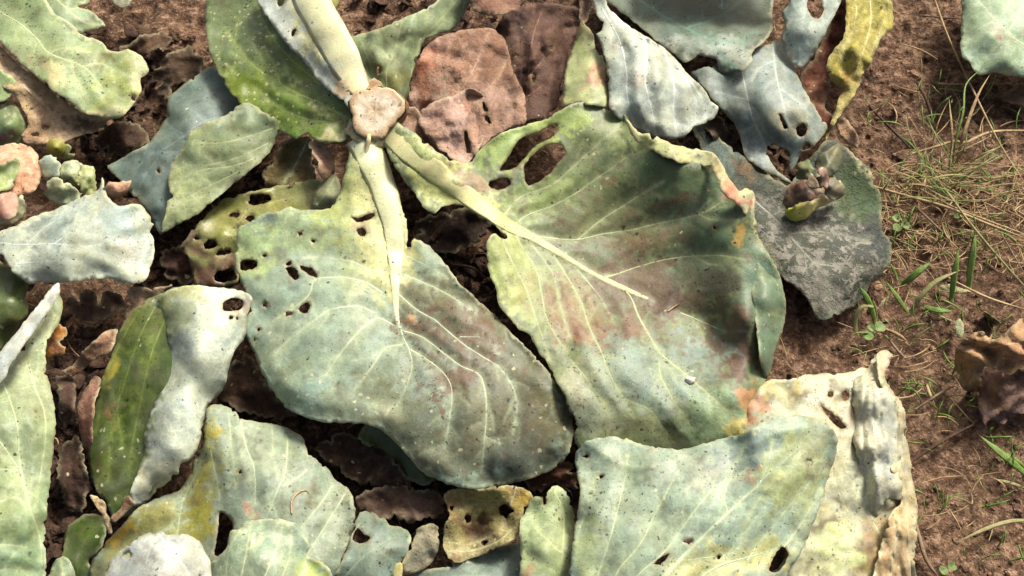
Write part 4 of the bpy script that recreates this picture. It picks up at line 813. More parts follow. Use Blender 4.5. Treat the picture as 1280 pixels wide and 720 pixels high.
e = L('tan brown dead leaf lobe with holes and curled front, right of the stump', GD, sheets=[
 dict(outline='513,100 520,80 530,60 545,48 560,42 587,36 617,36 633,55 641,88 654,113 658,135 655,155 633,162 612,174 595,195 570,207 545,192 522,165 511,130', H='514,105,8 535,58,8.6 590,38,9 632,55,8.2 655,120,8 652,152,8 610,172,8 560,200,7 520,155,7 575,95,9.6 620,110,8.8', base=(184,150,132), mat=D, vcol=(196,160,136), speck=.35, dirt=.2, crinkle=.5, crease=['520,150 545,120 575,100 620,70|.5','640,95 625,125 615,165|.5','560,60 590,80 640,85|.35'], quilt=.3, veins=['540,190 560,140 590,90 610,42|3.6,1.6','565,130 590,125 620,100 636,70|3,1.2','575,110 555,85 535,65|3,1.2'], blobs=[(532,76,(20,26,30),(206,136,108),.85),(625,65,(50,46),(124,92,76),.9),(600,52,(60,18),(146,110,90),.7),(645,110,(16,40),(134,102,84),.8),(560,80,(30,24),(196,148,120),.6),(590,150,(40,20),(206,166,142),.6),(554,112,(6,8),(146,138,108),.9),(535,110,(14,20),(176,120,88),.7)], ehole='606,134,3,6,-25 610,150,3,6,-30 643,133,3,3', rimcol=(196,160,136)),  # dark brown blobs paint the lobe's shading towards the right
 dict(name='curled_lobe', outline='522,146 537,130 567,119 587,111 600,117 607,135 611,160 604,177 591,198 580,208 566,201 547,184 529,167', H='525,146,9 567,120,10.2 598,118,9.6 609,158,9 585,203,9 545,180,9.4 565,155,10.8 590,150,9.6', base=(196,162,146), mat=D, vcol=(206,170,150), speck=.2, dirt=.18, crinkle=.4, streak=(50,.12,6), rough=1.3, crease=['585,120 590,140 584,165 586,195|.7','597,125 603,150 598,180|.5','540,140 560,160 570,195|.3'], tert=False, droop=.8, holes=['580,168 583,163 587,178 588,192 584,192 581,180'], blobs=[(592,128,(12,16),(166,124,104),.8),(596,160,(12,24),(180,142,120),.6)], step=3.6)])
L('brown leaf scrap at the top edge above the dead leaves', GD, outline='580,-24 662,-24 657,2 648,11 632,17 610,20 592,13', H='585,-18,8.4 655,-18,8 650,8,7.4 612,18,7.8', base=(156,118,98), mat=D, crinkle=.2, tert=False)
L('purplish brown skin flap wedged between the stump and the tan lobe', GD, outline='495,136 506,130 520,134 527,147 532,172 514,165 496,162', H='497,138,8.4 520,136,8.6 530,165,8.4 500,160,8.4', base=(172,140,124), mat=D, step=3, tert=False, crinkle=.1)
e = L('upright blue white leaf with swollen veins and yellow pink fold, top centre', sheets=[
 dict(outline='733,-24 754,-24 760,8 772,21 797,40 817,50 837,67 853,83 863,97 880,110 887,123 898,133 893,147 880,154 868,157 863,164 850,173 820,172 793,160 775,148 762,134 760,110 757,80 750,53 745,42 753,37 752,28 742,8',
  H='740,-15,12 760,10,12.6 800,42,12.6 855,85,11.6 895,135,10 860,165,9.6 800,160,10.6 765,130,11.4 758,80,11.8 800,90,13 840,120,11.6', base=(192,200,184), vcol=(216,224,218), quilt=.7, droop=.4, ruffle=.4, speck=.4, pale=.1, dirt=.12,
  veins=['752,10 775,53 783,93 783,113 788,140 795,160|5,3','765,16 795,44 807,52 808,77 807,107 815,140 820,170|6,3','820,52 835,75 840,97 843,113 842,140 847,170|5,2.4','845,78 863,110 870,130 868,155|4,2','862,98 878,125 884,148|3,1.6'], blobs=[(775,90,(14,30),(158,174,172),.6),(795,120,(8,30),(160,172,180),.6),(800,95,(10,10),(206,186,166),.7)], masks=[('r',790,120,40,.5),('b',790,120,40,.3)]),
 dict(name='folded_flap', outline='726,27 733,33 742,43 745,63 753,69 757,80 757,104 760,132 740,131 722,129 704,133 705,100 709,80 715,58 721,40', H='727,30,9 742,46,10 756,80,11.2 758,130,11.4 708,130,10.8 708,90,9.8 718,55,9.4 735,95,11.6', base=(192,198,142), vcol=(210,206,160), speck=.15, quilt=.2, tert=False, blobs=[(727,36,(8,14),(220,180,142),.9),(746,95,(12,26),(212,160,130),.85),(722,60,(10,10),(156,172,106),.7),(716,105,(10,26),(196,206,150),.6)], step=3.5),
 dict(name='dry_tip', outline='722,-20 736,-20 738,5 736,22 730,32 725,26 724,8', H='724,-15,10 736,-15,10.4 736,20,10 726,28,9.6', base=(150,118,102), mat=D, step=3, tert=False, crinkle=.2)])
L('grey green leaf with black blotches, darkened as shade with a lightened lip, top centre right', outline='745,-30 965,-30 966,10 966,35 957,50 941,65 941,78 925,90 902,91 894,74 875,69 856,78 838,65 815,46 790,25 760,2', H='760,-25,6 960,-25,5 960,10,5 850,5,6 820,44,8 900,48,8.6 955,48,8 935,68,8.4 925,88,8.4 902,89,8.2 856,76,8.6 790,22,7 900,20,6.6', base=(104,118,100), vcol=(128,168,150), speck=.9, pale=.08, dirt=.25, quilt=.25, veins=['770,-20 830,20 880,45 930,55|4,1.6','860,34 900,20 940,-10|3,1.2','880,45 905,70 920,86|3,1.2'], blobs=[(915,70,(40,22),(184,192,178),.8),(870,58,(50,12),(178,186,172),.8),(830,60,(16,10),(160,160,140),.6)], masks=[('r',870,20,90,.6)])  # base darkened to suggest deep shade, lip blobs painted bright against it
L('pale drooping leaf tip at the top edge, its unseen blade added to shade the leaf below', outline='893,-6 896,9 902,14 909,11 912,-4 930,-18 985,-20 1010,-50 1005,-110 950,-140 870,-135 820,-95 815,-45 840,-20 870,-18', H='902,12,8.6 912,-10,10 890,-12,10 830,-40,12 830,-100,13 940,-135,14 1005,-80,13 985,-25,11.5 900,-70,14', base=(176,188,168), vcol=(206,214,190), veins=['902,8 905,-30 915,-80 925,-130|5,3','908,-45 880,-70 845,-85|3,1.4','908,-45 945,-60 985,-60|3,1.4'])  # only the tip is seen; the blade beyond is added to cast shade
L('slate blue hanging leaf with torn lower edge, top right of centre', outline='862,92 880,84 905,78 940,63 960,55 980,48 988,63 994,87 1004,110 1020,137 1034,157 1029,170 1012,187 1002,190 994,207 987,214 986,190 978,184 962,181 958,190 970,212 994,231 981,228 953,212 933,198 926,174 919,157 907,143 893,127 877,107',
 H='868,92,6.6 930,72,7.4 980,52,7.4 1000,100,7.2 1030,160,6.6 990,205,5 985,228,4.6 935,195,5.6 915,150,6 885,115,6.4 940,120,8 980,140,8', base=(132,147,142), vcol=(196,206,196), quilt=.4, speck=.4, pale=.14, dirt=.18, veins=['925,80 933,117 940,147 953,173 962,200|4.6,2','966,54 970,93 977,123 987,160|4.6,2','935,125 915,120 895,115|3,1.2','945,155 930,165|3,1.2','974,110 995,125 1015,145|3,1.2','968,75 950,85 940,100|2.6,1.2','956,180 945,190 940,198|2.6,1.2'], blobs=[(985,150,(34,26),(176,176,150),.8),(945,190,(16,34,-25),(128,142,146),.6),(985,95,(14,30),(156,172,172),.5)], holes=['973,142 976,143 981,152 985,160 982,162 977,153'], ehole='1003,162,8,7 1008,184,6,3,-40')
L('small blue white leaf with a hole at the top, beside the brown strip', outline='985,-24 1058,-24 1052,0 1043,18 1031,43 1014,73 1003,84 990,80 980,62 977,47 981,30 977,17 986,3', H='990,-15,9.6 1050,-15,9.6 1040,20,9.4 1015,70,8.6 992,78,8.4 980,45,8.8 1005,40,10.2', base=(176,194,186), vcol=(206,216,212), speck=.3, dirt=.14, quilt=.4, veins=['1020,-20 1005,20 1000,50 1000,80|4,2','1004,25 985,22|2.6,1.2','1001,50 1015,40 1028,30|2.6,1.2'], holes=['1008,7 1012,-2 1023,-3 1030,12 1023,23 1015,20'], blobs=[(985,60,(8,12),(176,146,132),.8)])
L('dark reddish brown rotted leaf between the small blue leaf and yellow strip', GD, outline='1050,-20 1066,-20 1064,20 1058,55 1042,90 1036,112 1032,135 1046,150 1036,166 1020,150 1008,122 1000,97 1010,82 1028,50 1042,20', H='1052,-10,4.6 1062,20,4.4 1040,95,3.6 1040,155,3 1010,115,3.8 1025,60,4', base=(102,58,42), mat=D, crinkle=.3, tert=False, dirt=.4, blobs=[(1018,115,(12,20),(160,110,86),.8)])
L('fibrous yellow dried leaf strip at the top beside the bare soil', GD, outline='1058,-24 1112,-24 1117,18 1115,37 1103,47 1093,67 1083,90 1070,114 1058,133 1041,160 1030,181 1036,160 1046,133 1050,113 1040,100 1033,83 1040,63 1053,50 1057,27', H='1060,-15,7.6 1112,-15,6.6 1115,30,6 1090,70,6 1065,120,5 1035,170,3.6 1045,110,5.4 1036,85,6.6 1055,50,7.4 1075,60,7.6', base=(192,180,96), mat=D, vcol=(214,204,140), crinkle=.3, speck=.35, dirt=.25, tert=False, streak=(-62,.3,5), veins=['1085,-20 1088,30 1070,90 1045,150|4,1.6','1105,-20 1106,20 1092,60|3,1.2','1065,-20 1070,20 1050,75|3,1.2'], blobs=[(1090,22,(20,14),(134,134,52),.8),(1060,110,(12,30,25),(196,150,80),.7),(1055,70,(14,20),(170,160,92),.6)])
L('small peach coloured dead leaf flake below the yellow strip', GD, outline='1045,150 1055,147 1068,162 1075,184 1061,182 1048,167', H='1047,152,3.4 1066,160,3.6 1072,182,2.4 1050,168,2.8', base=(216,176,142), mat=D, crinkle=.15, step=3, tert=False)
L('dark mottled grey leaf with sooty crust lying on soil, right of the large leaf', outline='866,162 885,152 903,176 927,193 957,215 985,232 1005,205 1030,178 1047,176 1067,193 1087,213 1094,230 1102,250 1103,287 1115,303 1112,327 1100,347 1087,356 1077,376 1050,393 1022,400 1016,386 1000,363 985,352 955,330 930,290 900,230',
 H='870,162,4.6 950,210,5 1040,180,4.6 1090,225,4 1102,285,3.6 1113,310,3.4 1090,352,3 1025,396,3.2 990,350,4 950,310,5 930,230,5 1010,260,4.2 1050,310,4.6 1010,340,4.8', base=(66,72,60), dust=.0, grime=.2, mat='leaf_crust', vcol=(150,150,132), speck=.5, pale=.0, dirt=.2, quilt=.3, tert=True,
 veins=['930,240 970,275 1000,310 1030,345 1045,390|4.6,2','985,292 1030,290 1080,300|3,1.2','1005,315 1010,350 1018,390|3,1.2','965,270 990,255 1030,240|3,1.2','1020,330 1060,335 1095,340|3,1.2'],
 blobs=[(1075,240,(40,50),(72,90,56),.9),(900,195,(40,30),(102,116,108),.8),(935,215,(26,16,40),(114,94,70),.85),(1080,300,(34,26),(66,72,68),.8),(1020,370,(40,30),(124,118,106),.7),(1085,215,(6,26,-35),(196,196,150),.8),(960,320,(12,30,-30),(168,168,130),.6)], masks=[('g',1010,320,(80,80),.95),('g',1060,340,60,.5),('g',975,280,50,.6)], rim=.4)

# right
L('pale green leaf entering at the top right corner over bare soil', outline='1202,-24 1201,20 1202,66 1210,77 1223,93 1243,91 1257,93 1282,98 1310,104 1310,-24', H='1204,-15,6 1203,60,5.6 1225,90,5 1280,96,4.6 1300,-15,6.4 1300,80,5.4 1240,40,7', base=(172,198,164), vcol=(206,218,182), quilt=.35, speck=.2, dirt=.14, ruffle=.4, veins=['1305,70 1270,50 1240,20 1215,-10|4.6,2','1270,50 1250,55 1225,80|3,1.2','1245,26 1225,35 1208,55|3,1.2','1290,60 1275,80 1262,92|3,1.2','1260,40 1275,15 1285,-10|3,1.2','1225,2 1212,8 1203,15|2.4,1.2'], blobs=[(1250,42,(14,6,20),(196,160,138),.85),(1277,42,(8,10),(206,140,120),.9),(1240,80,(40,10),(190,214,170),.5)], streak=(30,.08,6))
L('curled crisp brown dead leaf on the soil at the right edge', GD, sheets=[
 dict(name='upper_fold', outline='1193,447 1196,434 1211,420 1227,416 1240,424 1253,420 1268,404 1282,397 1312,388 1312,455 1285,462 1262,468 1245,462 1233,458 1226,470 1222,490 1212,492 1200,478 1195,462', H='1195,450,2.6 1212,424,4.6 1240,428,5.4 1280,402,6 1308,395,6 1305,450,4.6 1262,464,4.2 1232,456,3.6 1215,488,1.6 1215,455,5 1270,435,7', base=(190,150,112), mat=D, vcol=(206,170,130), crinkle=.7, rough=1.6, speck=.4, dirt=.25, quilt=.3, veins=['1205,440 1230,436 1262,430 1300,418|3.4,1.6','1230,436 1222,455 1214,480|3,1.2'], blobs=[(1208,458,(14,26),(184,150,104),.7),(1270,440,(20,20),(206,160,128),.6),(1240,430,(16,8),(168,128,88),.6)]),
 dict(name='lower_fold', outline='1224,478 1230,464 1250,462 1290,458 1312,455 1312,525 1290,520 1273,517 1262,521 1254,529 1240,526 1233,534 1227,520 1223,505', H='1226,480,1.6 1250,466,2.4 1305,460,2.6 1305,520,2 1262,519,1.4 1235,530,1.0 1250,495,3.4', base=(122,98,90), mat=D, vcol=(150,124,110), crinkle=.7, rough=1.6, speck=.5, dirt=.35, tert=False, blobs=[(1240,500,(14,16),(158,126,90),.7),(1235,525,(12,8),(128,104,104),.7)], rimcol=(170,136,120))])
L('brown dead leaf scrap on soil under the top right corner leaf', GD, outline='1250,124 1262,112 1280,106 1310,104 1310,140 1290,136 1268,130', H='1252,124,1.2 1270,110,2.4 1300,108,2.6 1300,136,1.4 1275,126,2.6', base=(132,104,86), mat=D, crinkle=.3, tert=False)

# stump and its splinters
def stump():
    c = P(469, 139, .137); ax_r = np.array([1., 0, 0])
    nrm = (CAM-c); nrm /= np.linalg.norm(nrm); nrm = nrm*.8+np.array([-.10, .02, .45]); nrm /= np.linalg.norm(nrm)
    s = np.cross(nrm, ax_r); s /= np.linalg.norm(s); r_ = np.cross(s, nrm); u = -s if s[1] < 0 else s
    rr = np.random.RandomState(2); n = 40; N0 = Noise(77)
    foot = P(486, 150, 0.0)+np.array([0, 0, -.01]); rings = []; col = []
    ang = np.linspace(0, 2*np.pi, n, endpoint=False)
    shape = 1+.10*np.sin(2*ang+.9)+.09*np.sin(3*ang+.4)+.05*np.sin(5*ang+1)+.03*np.sin(9*ang)+.08*(rr.rand(n)-.5)
    # side: foot up to the cut
    for k in range(9):
        f = k/8.; cc = foot*(1-f)+(c-nrm*.004)*f; rad = .021*(1-f)+.0255*f+.003*math.sin(f*9)
        R = cc+np.outer(np.cos(ang)*shape*rad, r_)+np.outer(np.sin(ang)*shape*rad*1.15, u)
        rings.append(R+(rr.rand(n, 3)-.5)*.0015); col.append(np.tile(A((168, 132, 104)), (n, 1))*(.85+.3*rr.rand(n, 1)))
    V = np.concatenate(rings); C = np.concatenate(col)
    F = [(k*n+i, k*n+(i+1) % n, (k+1)*n+(i+1) % n, (k+1)*n+i) for k in range(8) for i in range(n)]
    m = np.full((len(V), 4), [.3, .1, .4, 1.]); st = mesh_obj('stump', V, F, 'leaf_dry', plant, plant_loc, C, m)
    # cut face with raised skin round the rim
    rings = []; col = []
    for q, lift, cc in ((1.0, -.004, (176, 140, 108)), (1.01, -.0005, (206, 172, 136)), (.98, .0008, (228, 200, 164)), (.93, .0012, (222, 186, 148)), (.88, .0014, (230, 196, 160)), (.7, .0012, (250, 230, 202)), (.5, .001, (252, 234, 208)), (.3, .0011, (236, 208, 176)), (.12, .001, (232, 204, 170))):
        rad = .0255*q; k_ = 1+.03*N0.one(ang*1.5, q*5)
        R = c+nrm*lift+np.outer(np.cos(ang)*shape*rad*k_, r_)+np.outer(np.sin(ang)*shape*rad*1.15*k_, u)+nrm*(.0007*N0.fbm(np.cos(ang)*q*6, np.sin(ang)*q*6, 3))[:, None]
        rings.append(R); col.append(np.tile(A(cc), (n, 1))*(.95+.1*rr.rand(n, 1)))
    V = np.concatenate(rings+[c[None]]); C = np.concatenate(col+[A((228, 200, 164))[None]])
    F = [(k*n+i, k*n+(i+1) % n, (k+1)*n+(i+1) % n, (k+1)*n+i) for k in range(8) for i in range(n)]+[(8*n+i, 8*n+(i+1) % n, 9*n) for i in range(n)]
    C = C*(1+.22*np.array([N0.fbm(np.array([q_[0]*190.]), np.array([q_[1]*190.]), 3)[0] for q_ in V]))[:, None]; m = np.full((len(V), 4), [.35, .2, .38, 1.]); o = mesh_obj('cut_face', V, F, 'leaf_rib', st, plant_loc, C, m)
    o['label'] = 'pale oval cut face of the stump'
stump()
for o_, h_, c_, k_ in (('436,150 446,140 452,152 456,168 448,178 440,174 432,164', '438,152,11.6 447,143,12.4 455,166,12.4 440,174,11.4', (222,208,160), W), ('452,170 466,166 482,165 496,168 492,182 476,184 462,190 452,184', '455,172,11.6 480,167,11.8 494,170,11.4 462,188,11', (226,218,162), W),
  ('486,122 498,118 508,128 510,146 504,160 494,166 490,150', '488,124,12 505,126,11 508,148,10.6 494,164,11.6', (160,126,104), D), ('446,108 458,98 474,100 484,110 478,118 462,112 450,122', '448,112,12.8 472,101,12.4 482,112,12.2 452,120,13', (184,148,116), D)):
    sheet('torn_leaf_base', o_, h_, c_, plant, plant_loc, mat=k_, step=2.8, tert=False, rough=2.0, ruffle=.5, curl=.3, edge=.3, speck=.4, dirt=.4)
for s, wd in (('446,150,12 445,162,12.2 450,174,12 455,182,11.6', 3.4), ('461,160,12.6 461,172,12.8 459,184,12.2 456,197,11.6', 6)):
    q = resample(pts(s), 3.0); hh = q[:, 2]*.01
    srf = lambda x, y, q=q: P(x, y, np.interp(y, q[:, 1], q[:, 2])*.01)
    w_ = wd*np.sin(np.linspace(.35, 2.9, len(q)))
    V, F = rib_mesh(q[:, :2], w_, srf, .6, 0)
    mesh_obj('peeled_fibre', V, F, 'leaf_rib', plant, plant_loc, np.tile(A((230, 212, 160)), (len(V), 1)), np.full((len(V), 4), [.1, 0, .1, 1.]))
L('yellowish leaf stub at the top edge beside the cupped leaf', outline='388,-22 430,-22 427,0 420,14 412,25 404,18 399,4', H='392,-18,13.6 428,-18,13 420,12,12.6 408,20,13 410,0,14.4', base=(214,206,140), step=3, tert=False, und=.2)

# ------------------------------------------------------------------ sprouts
def sprout(label, name, cat, group, sheets):
    return leaf(name, label, cat, group, sheets)
SG = 'stunted sprouts'
sprout('crinkled pinkish tan bud with a green patch at the left edge', 'cabbage_bud', 'bud', SG, [
 dict(name='outer_leaf', outline='-14,190 4,181 22,179 38,184 49,196 52,212 48,232 36,244 16,246 -14,244', H='-10,192,7 20,182,7 46,196,6.6 48,230,6 20,244,6.4 -10,240,7 15,212,8.2 0,212,8.2', base=(226,172,140), mat=D, crinkle=.35, step=2.6, speck=.3, dirt=.12, tert=False, veins=['-10,196 14,188 34,192 44,204|3,1.4','-10,203 12,196 30,203 38,218|2.4,1.2'], vcol=(236,196,166), droop=.2),
 dict(name='inner_leaf', outline='-14,208 6,204 20,196 24,206 22,220 14,236 -14,240', H='-10,212,10 20,200,9.8 22,215,9.2 10,234,8.6 -10,236,9 6,216,9.4', base=(160,180,112), step=2.6, rough=1.8, ruffle=.6, curl=.7, edge=.3, tert=False, veins=['-10,228 8,216 19,202|2.4,1.2','4,219 12,226|1.8,1'], vcol=(206,210,160), speck=.1),
 dict(name='torn_scrap', outline='46,226 56,222 66,228 63,240 52,241', H='48,228,5 64,230,5 55,240,4.4', base=(196,156,138), mat=D, step=2.4, tert=False)])
sprout('small round pink bud with a pale green rim, below the pinkish tan bud', 'cabbage_bud', 'bud', SG, [
 dict(name='outer_leaf', outline='-14,240 6,236 22,239 32,250 33,264 25,276 8,281 -14,282', H='-10,244,6.4 14,238,6.6 31,256,6.2 20,277,5.8 -10,279,6.4 8,260,7.4', base=(206,206,168), step=2.6, rough=1.8, ruffle=.6, curl=.7, edge=.3, tert=False, speck=.15, droop=.2),
 dict(name='inner_leaf', outline='-14,242 6,238 19,243 25,256 20,270 4,276 -14,277', H='-10,246,8.6 12,241,8.4 23,256,8 10,273,8 -10,273,8 4,258,8.8', base=(206,158,136), step=2.6, rough=1.8, ruffle=.6, curl=.7, edge=.3, tert=False, speck=.2, veins=['-10,258 6,250 18,246|2,1','-10,266 8,262 21,256|2,1'], vcol=(190,132,114), droop=.2)])
sprout('crumpled whitish green sprout between the buds and the blue white leaf', 'cabbage_sprout', 'sprout', SG, [
 dict(name='side_leaf', outline='48,210 52,198 60,194 70,197 75,208 72,220 62,224 52,221', H='50,210,7 60,196,7.4 73,208,7.4 62,222,6.8 61,208,7.6', base=(186,200,180), step=2.6, rough=1.8, ruffle=.6, curl=.7, edge=.3, tert=False, speck=.1, veins=['52,218 62,208 68,199|2,1']),
 dict(name='middle_leaf', outline='72,212 80,202 94,200 104,206 110,214 106,228 92,234 78,230', H='74,212,7 94,202,7.6 109,216,7.4 92,232,7 90,216,8', base=(198,204,160), step=2.6, rough=1.8, ruffle=.6, curl=.7, edge=.3, tert=False, crinkle=.5, speck=.2, rim=.8, veins=['80,228 90,216 98,204|2.2,1','88,218 104,216|2,1']),
 dict(name='front_leaf', outline='94,220 106,206 116,208 121,222 118,240 108,248 96,242', H='96,222,8 112,208,8 120,225,7.6 108,245,7 106,226,8.2', base=(186,196,124), step=2.6, rough=1.8, ruffle=.6, curl=.7, edge=.3, tert=False, crinkle=.5, speck=.2, rim=.8, veins=['100,242 108,226 113,211|2.2,1']),
 dict(name='lower_leaf', outline='58,226 72,222 90,232 104,244 98,254 80,258 64,252 56,240', H='60,228,6.6 86,230,7.6 100,248,7 75,256,6.4 76,240,7.4', base=(176,186,146), step=2.6, rough=1.8, ruffle=.6, curl=.7, edge=.3, tert=False, crinkle=.5, speck=.2, rim=.8, veins=['62,248 78,242 96,246|2.2,1'])])
sprout('tiny yellow green bud between the tan leaf and the whitish sprout', 'cabbage_bud', 'bud', SG, [
 dict(name='outer_leaf', outline='57,184 63,175 74,173 82,180 80,192 70,197 60,194', H='58,184,6.4 72,175,6.8 81,185,6.4 68,195,6 70,185,7.2', base=(176,172,70), step=2.4, tert=False, speck=.15, droop=.2),
 dict(name='side_leaf', outline='76,190 82,180 89,184 86,193 94,192 92,198 80,200 74,197', H='78,192,6.4 86,183,6.8 92,194,6.4 78,198,6', base=(172,182,112), step=2.4, tert=False)])
L('little folded tan scrap on the far rim of the blue white leaf', GD, outline='131,236 137,227 150,228 164,225 163,236 153,246 141,251 133,248', H='132,240,9 150,229,9.6 162,228,9.4 150,246,9 145,238,10.4', base=(206,160,132), mat=D, step=2.6, rough=1.8, ruffle=.6, curl=.7, edge=.3, tert=False, crinkle=.3)

spl = P(1010, 245, 0.0); sp_e = empty('cabbage_sprout', tuple(spl)); tag(sp_e, 'broken sprout with yellow green base lying on the dark mottled leaf', 'sprout', SG)
def chunk(name, path, mat, parent, origin, c, flat=.85, mask=(.2, .1, .2)):
    """a tapering round piece along picture points x,y,height cm,width"""
    q = resample(pts(path) if isinstance(path, str) else path, 3.0); C3 = P(q[:, 0], q[:, 1], q[:, 2]*.01); t = np.gradient(C3, axis=0); t /= np.linalg.norm(t, axis=1)[:, None]
    up = np.array([0, 0, 1.]); s = np.cross(t, up); s /= np.linalg.norm(s, axis=1)[:, None]+1e-9; n_ = np.cross(s, t); r = q[:, 3]*.5*PXM; m = len(q); n = 10; V = []; F = []
    N0 = Noise(int(q[0, 0])); 
    for k in range(n):
        a = 2*math.pi*k/n; w_ = 1+.3*N0.fbm(np.arange(m)*.45, np.full(m, k*.9), 2); V.append(C3+s*(r*math.cos(a)*w_)[:, None]+n_*(r*flat*math.sin(a)*w_)[:, None])
    V = np.concatenate(V)
    for k in range(n):
        k2 = (k+1) % n; F += [(k*m+i, k2*m+i, k2*m+i+1, k*m+i+1) for i in range(m-1)]
    F.append([k*m for k in range(n)]); F.append([k*m+m-1 for k in range(n)][::-1])
    cc = np.array([A(c[0])*(1-f)+A(c[1])*f for f in np.linspace(0, 1, m)]); 
    return mesh_obj(name, V, F, mat, parent, origin, np.tile(cc, (n, 1)), np.full((len(V), 4), list(mask)+[1.]))
chunk('stem', '984,262,5.4,8 991,267,5.6,20 1001,265,5.9,22 1013,257,6,17 1030,250,5.9,13 1050,243,5.6,6', 'leaf_rib', sp_e, spl, ((186, 196, 84), (220, 182, 140)))
for o_, h_, b_, m_, v_ in (('979,250 983,238 990,230 1004,225 1020,228 1030,238 1022,247 1006,252 992,258 984,262', '982,250,6.6 990,232,7.6 1020,230,8 1028,240,8 1004,250,7.6 990,260,6.4 1004,240,8.8', (128,90,76), W, '982,254 1002,242 1024,236|2,1'),
  ('996,222 994,210 1000,202 1010,199 1016,206 1018,216 1012,224', '997,220,7.2 998,206,7.6 1010,201,7.8 1016,214,8.2 1010,222,8.2 1006,211,8.4', (106,120,74), W, '1012,222 1005,211 1003,203|2,1'),
  ('1020,222 1018,208 1024,196 1036,186 1048,179 1053,192 1052,206 1044,217 1032,224', '1021,220,8 1020,205,7.4 1046,183,6.6 1052,200,6.8 1034,222,8 1036,203,8.6', (76,86,56), W, '1026,221 1036,204 1046,186|2.4,1'),
  ('1020,228 1021,216 1026,208 1032,211 1037,222 1035,234 1027,236', '1021,226,8.8 1026,210,9.2 1035,222,9 1029,234,9 1028,221,9.6', (160,92,90), W, '1028,234 1028,222 1027,212|2,1'),
  ('1030,240 1034,228 1040,221 1050,222 1057,236 1052,247 1040,250', '1031,240,7.6 1040,223,7.6 1055,236,6.6 1046,248,7 1042,236,8', (122,116,94), W, '1034,244 1044,235 1052,230|2,1'),
  ('1008,228 1014,219 1022,224 1024,233 1014,236', '1009,228,8.8 1016,221,9 1023,230,9 1014,234,8.8', (120,96,84), D, '1012,232 1018,224|1.6,1')):
    sheet('small_leaf', o_, h_, b_, sp_e, spl, mat=m_, dust=.12, crinkle=.2, grime=.6, step=2.4, tert=False, speck=.4, dirt=.35, droop=.1, rim=.2, rough=1.5, ruffle=.6, curl=.5, edge=.2, veins=[v_], vcol=(176,166,136))

# ------------------------------------------------------------------ dead leaves lying in the gaps, browns darkened to deepen the shade
for lb, o_, h_, c_, an in (
 ('shrivelled brown leaf on the soil between the top left leaf and the cupped leaf', '190,95 205,72 235,58 252,75 245,98 222,105 208,128 196,118', '195,100,2 235,62,2.4 248,88,2 205,122,1.6 220,85,3.4', (107,86,70), -40),
 ('curled brown scrap on the open soil above the dusky blue green leaf', '150,60 175,45 205,40 215,55 190,66 165,80 152,74', '155,65,1.6 205,43,2 210,54,1.6 160,76,1.4 185,55,2.8', (99,75,59), -25),
 ('flattened brown leaf on the soil beside the tan papery leaf under the specked leaf', '120,165 150,150 180,158 185,175 165,192 140,196 122,186', '125,170,2 160,155,2.4 182,170,2 140,192,1.4 152,172,3', (87,67,54), 10),
 ('broken brown leaf in the shade below the blue white leaf', '85,372 120,362 150,368 156,385 130,400 100,398 84,388', '88,376,2.4 140,366,2.8 150,385,2.4 100,396,2 118,380,3.4', (114,89,73), 5),
 ('brown leaf curl under the holed leaf left of the big leaf', '200,318 222,306 240,318 244,345 226,356 204,344', '204,322,1.8 225,308,2.4 240,345,1.6 210,344,1.4 222,330,3', (82,58,49), 70),
 ('wide brown leaf in the gap between the rolled leaf and the big leaf', '282,470 305,440 330,470 352,500 372,520 330,522 296,512 276,500', '285,480,2.6 308,445,3.2 350,505,2.8 300,512,2 320,490,4', (104,82,68), 45),
 ('dull brown leaf at the bottom of the hollow below the big leaf', '395,560 430,540 470,555 505,590 515,615 470,610 440,600 412,580', '400,562,2 435,545,2.2 505,595,1.8 450,604,1.6 455,575,3', (77,60,49), 30),
 ('mouldy brown leaf sheet between the veined leaf and the rotting yellow leaf', '448,618 490,606 530,612 556,622 552,642 520,652 480,648 452,640', '452,622,2 500,610,2.6 550,628,2.2 480,646,1.8 505,630,3.4', (114,92,79), 5),
 ('reddish brown leaf pieces between the rotting yellow leaf and foreground leaves', '655,596 690,580 716,576 724,600 715,620 690,606 668,618', '660,600,2.4 700,580,2.8 720,605,2.4 670,614,2 692,596,3.4', (97,63,51), -15),
 ('crumbling brown leaf in the dark furrow beside the tall pale leaf', '74,560 96,545 106,575 112,610 98,640 80,630 72,595', '78,565,2 100,555,2.4 108,610,2.2 84,630,1.6 92,592,3.2', (73,55,47), 80),
 ('small brown leaf in the furrow left of the dry pink leaf', '70,475 92,468 96,500 90,530 76,520 70,498', '74,480,1.8 92,475,2.2 88,525,1.6 76,510,1.6 84,498,2.8', (80,61,52), 80),
 ('dead leaf darkened as shade in the hollow under the leaf stalks', '520,275 552,266 590,262 612,280 600,300 566,312 534,318 518,300', '525,280,2.4 590,266,3 605,292,2.8 535,314,2 565,288,3.6', (70,56,49), -15),
 ('brown dead leaf behind the slate blue leaf by the black gap', '880,140 905,150 920,175 935,200 915,196 895,176 878,158', '884,144,3 910,158,3.2 930,196,2.6 895,172,2.6', (80,65,54), 50)):
    L(lb, GD, 'dead_leaf', 'leaf', outline=o_, H=h_, base=c_, mat=D, step=3.6, tert=False, crinkle=.5, speck=.3, dirt=.4, streak=(an, .3, 6), rough=3.2, ruffle=.6, curl=.9)

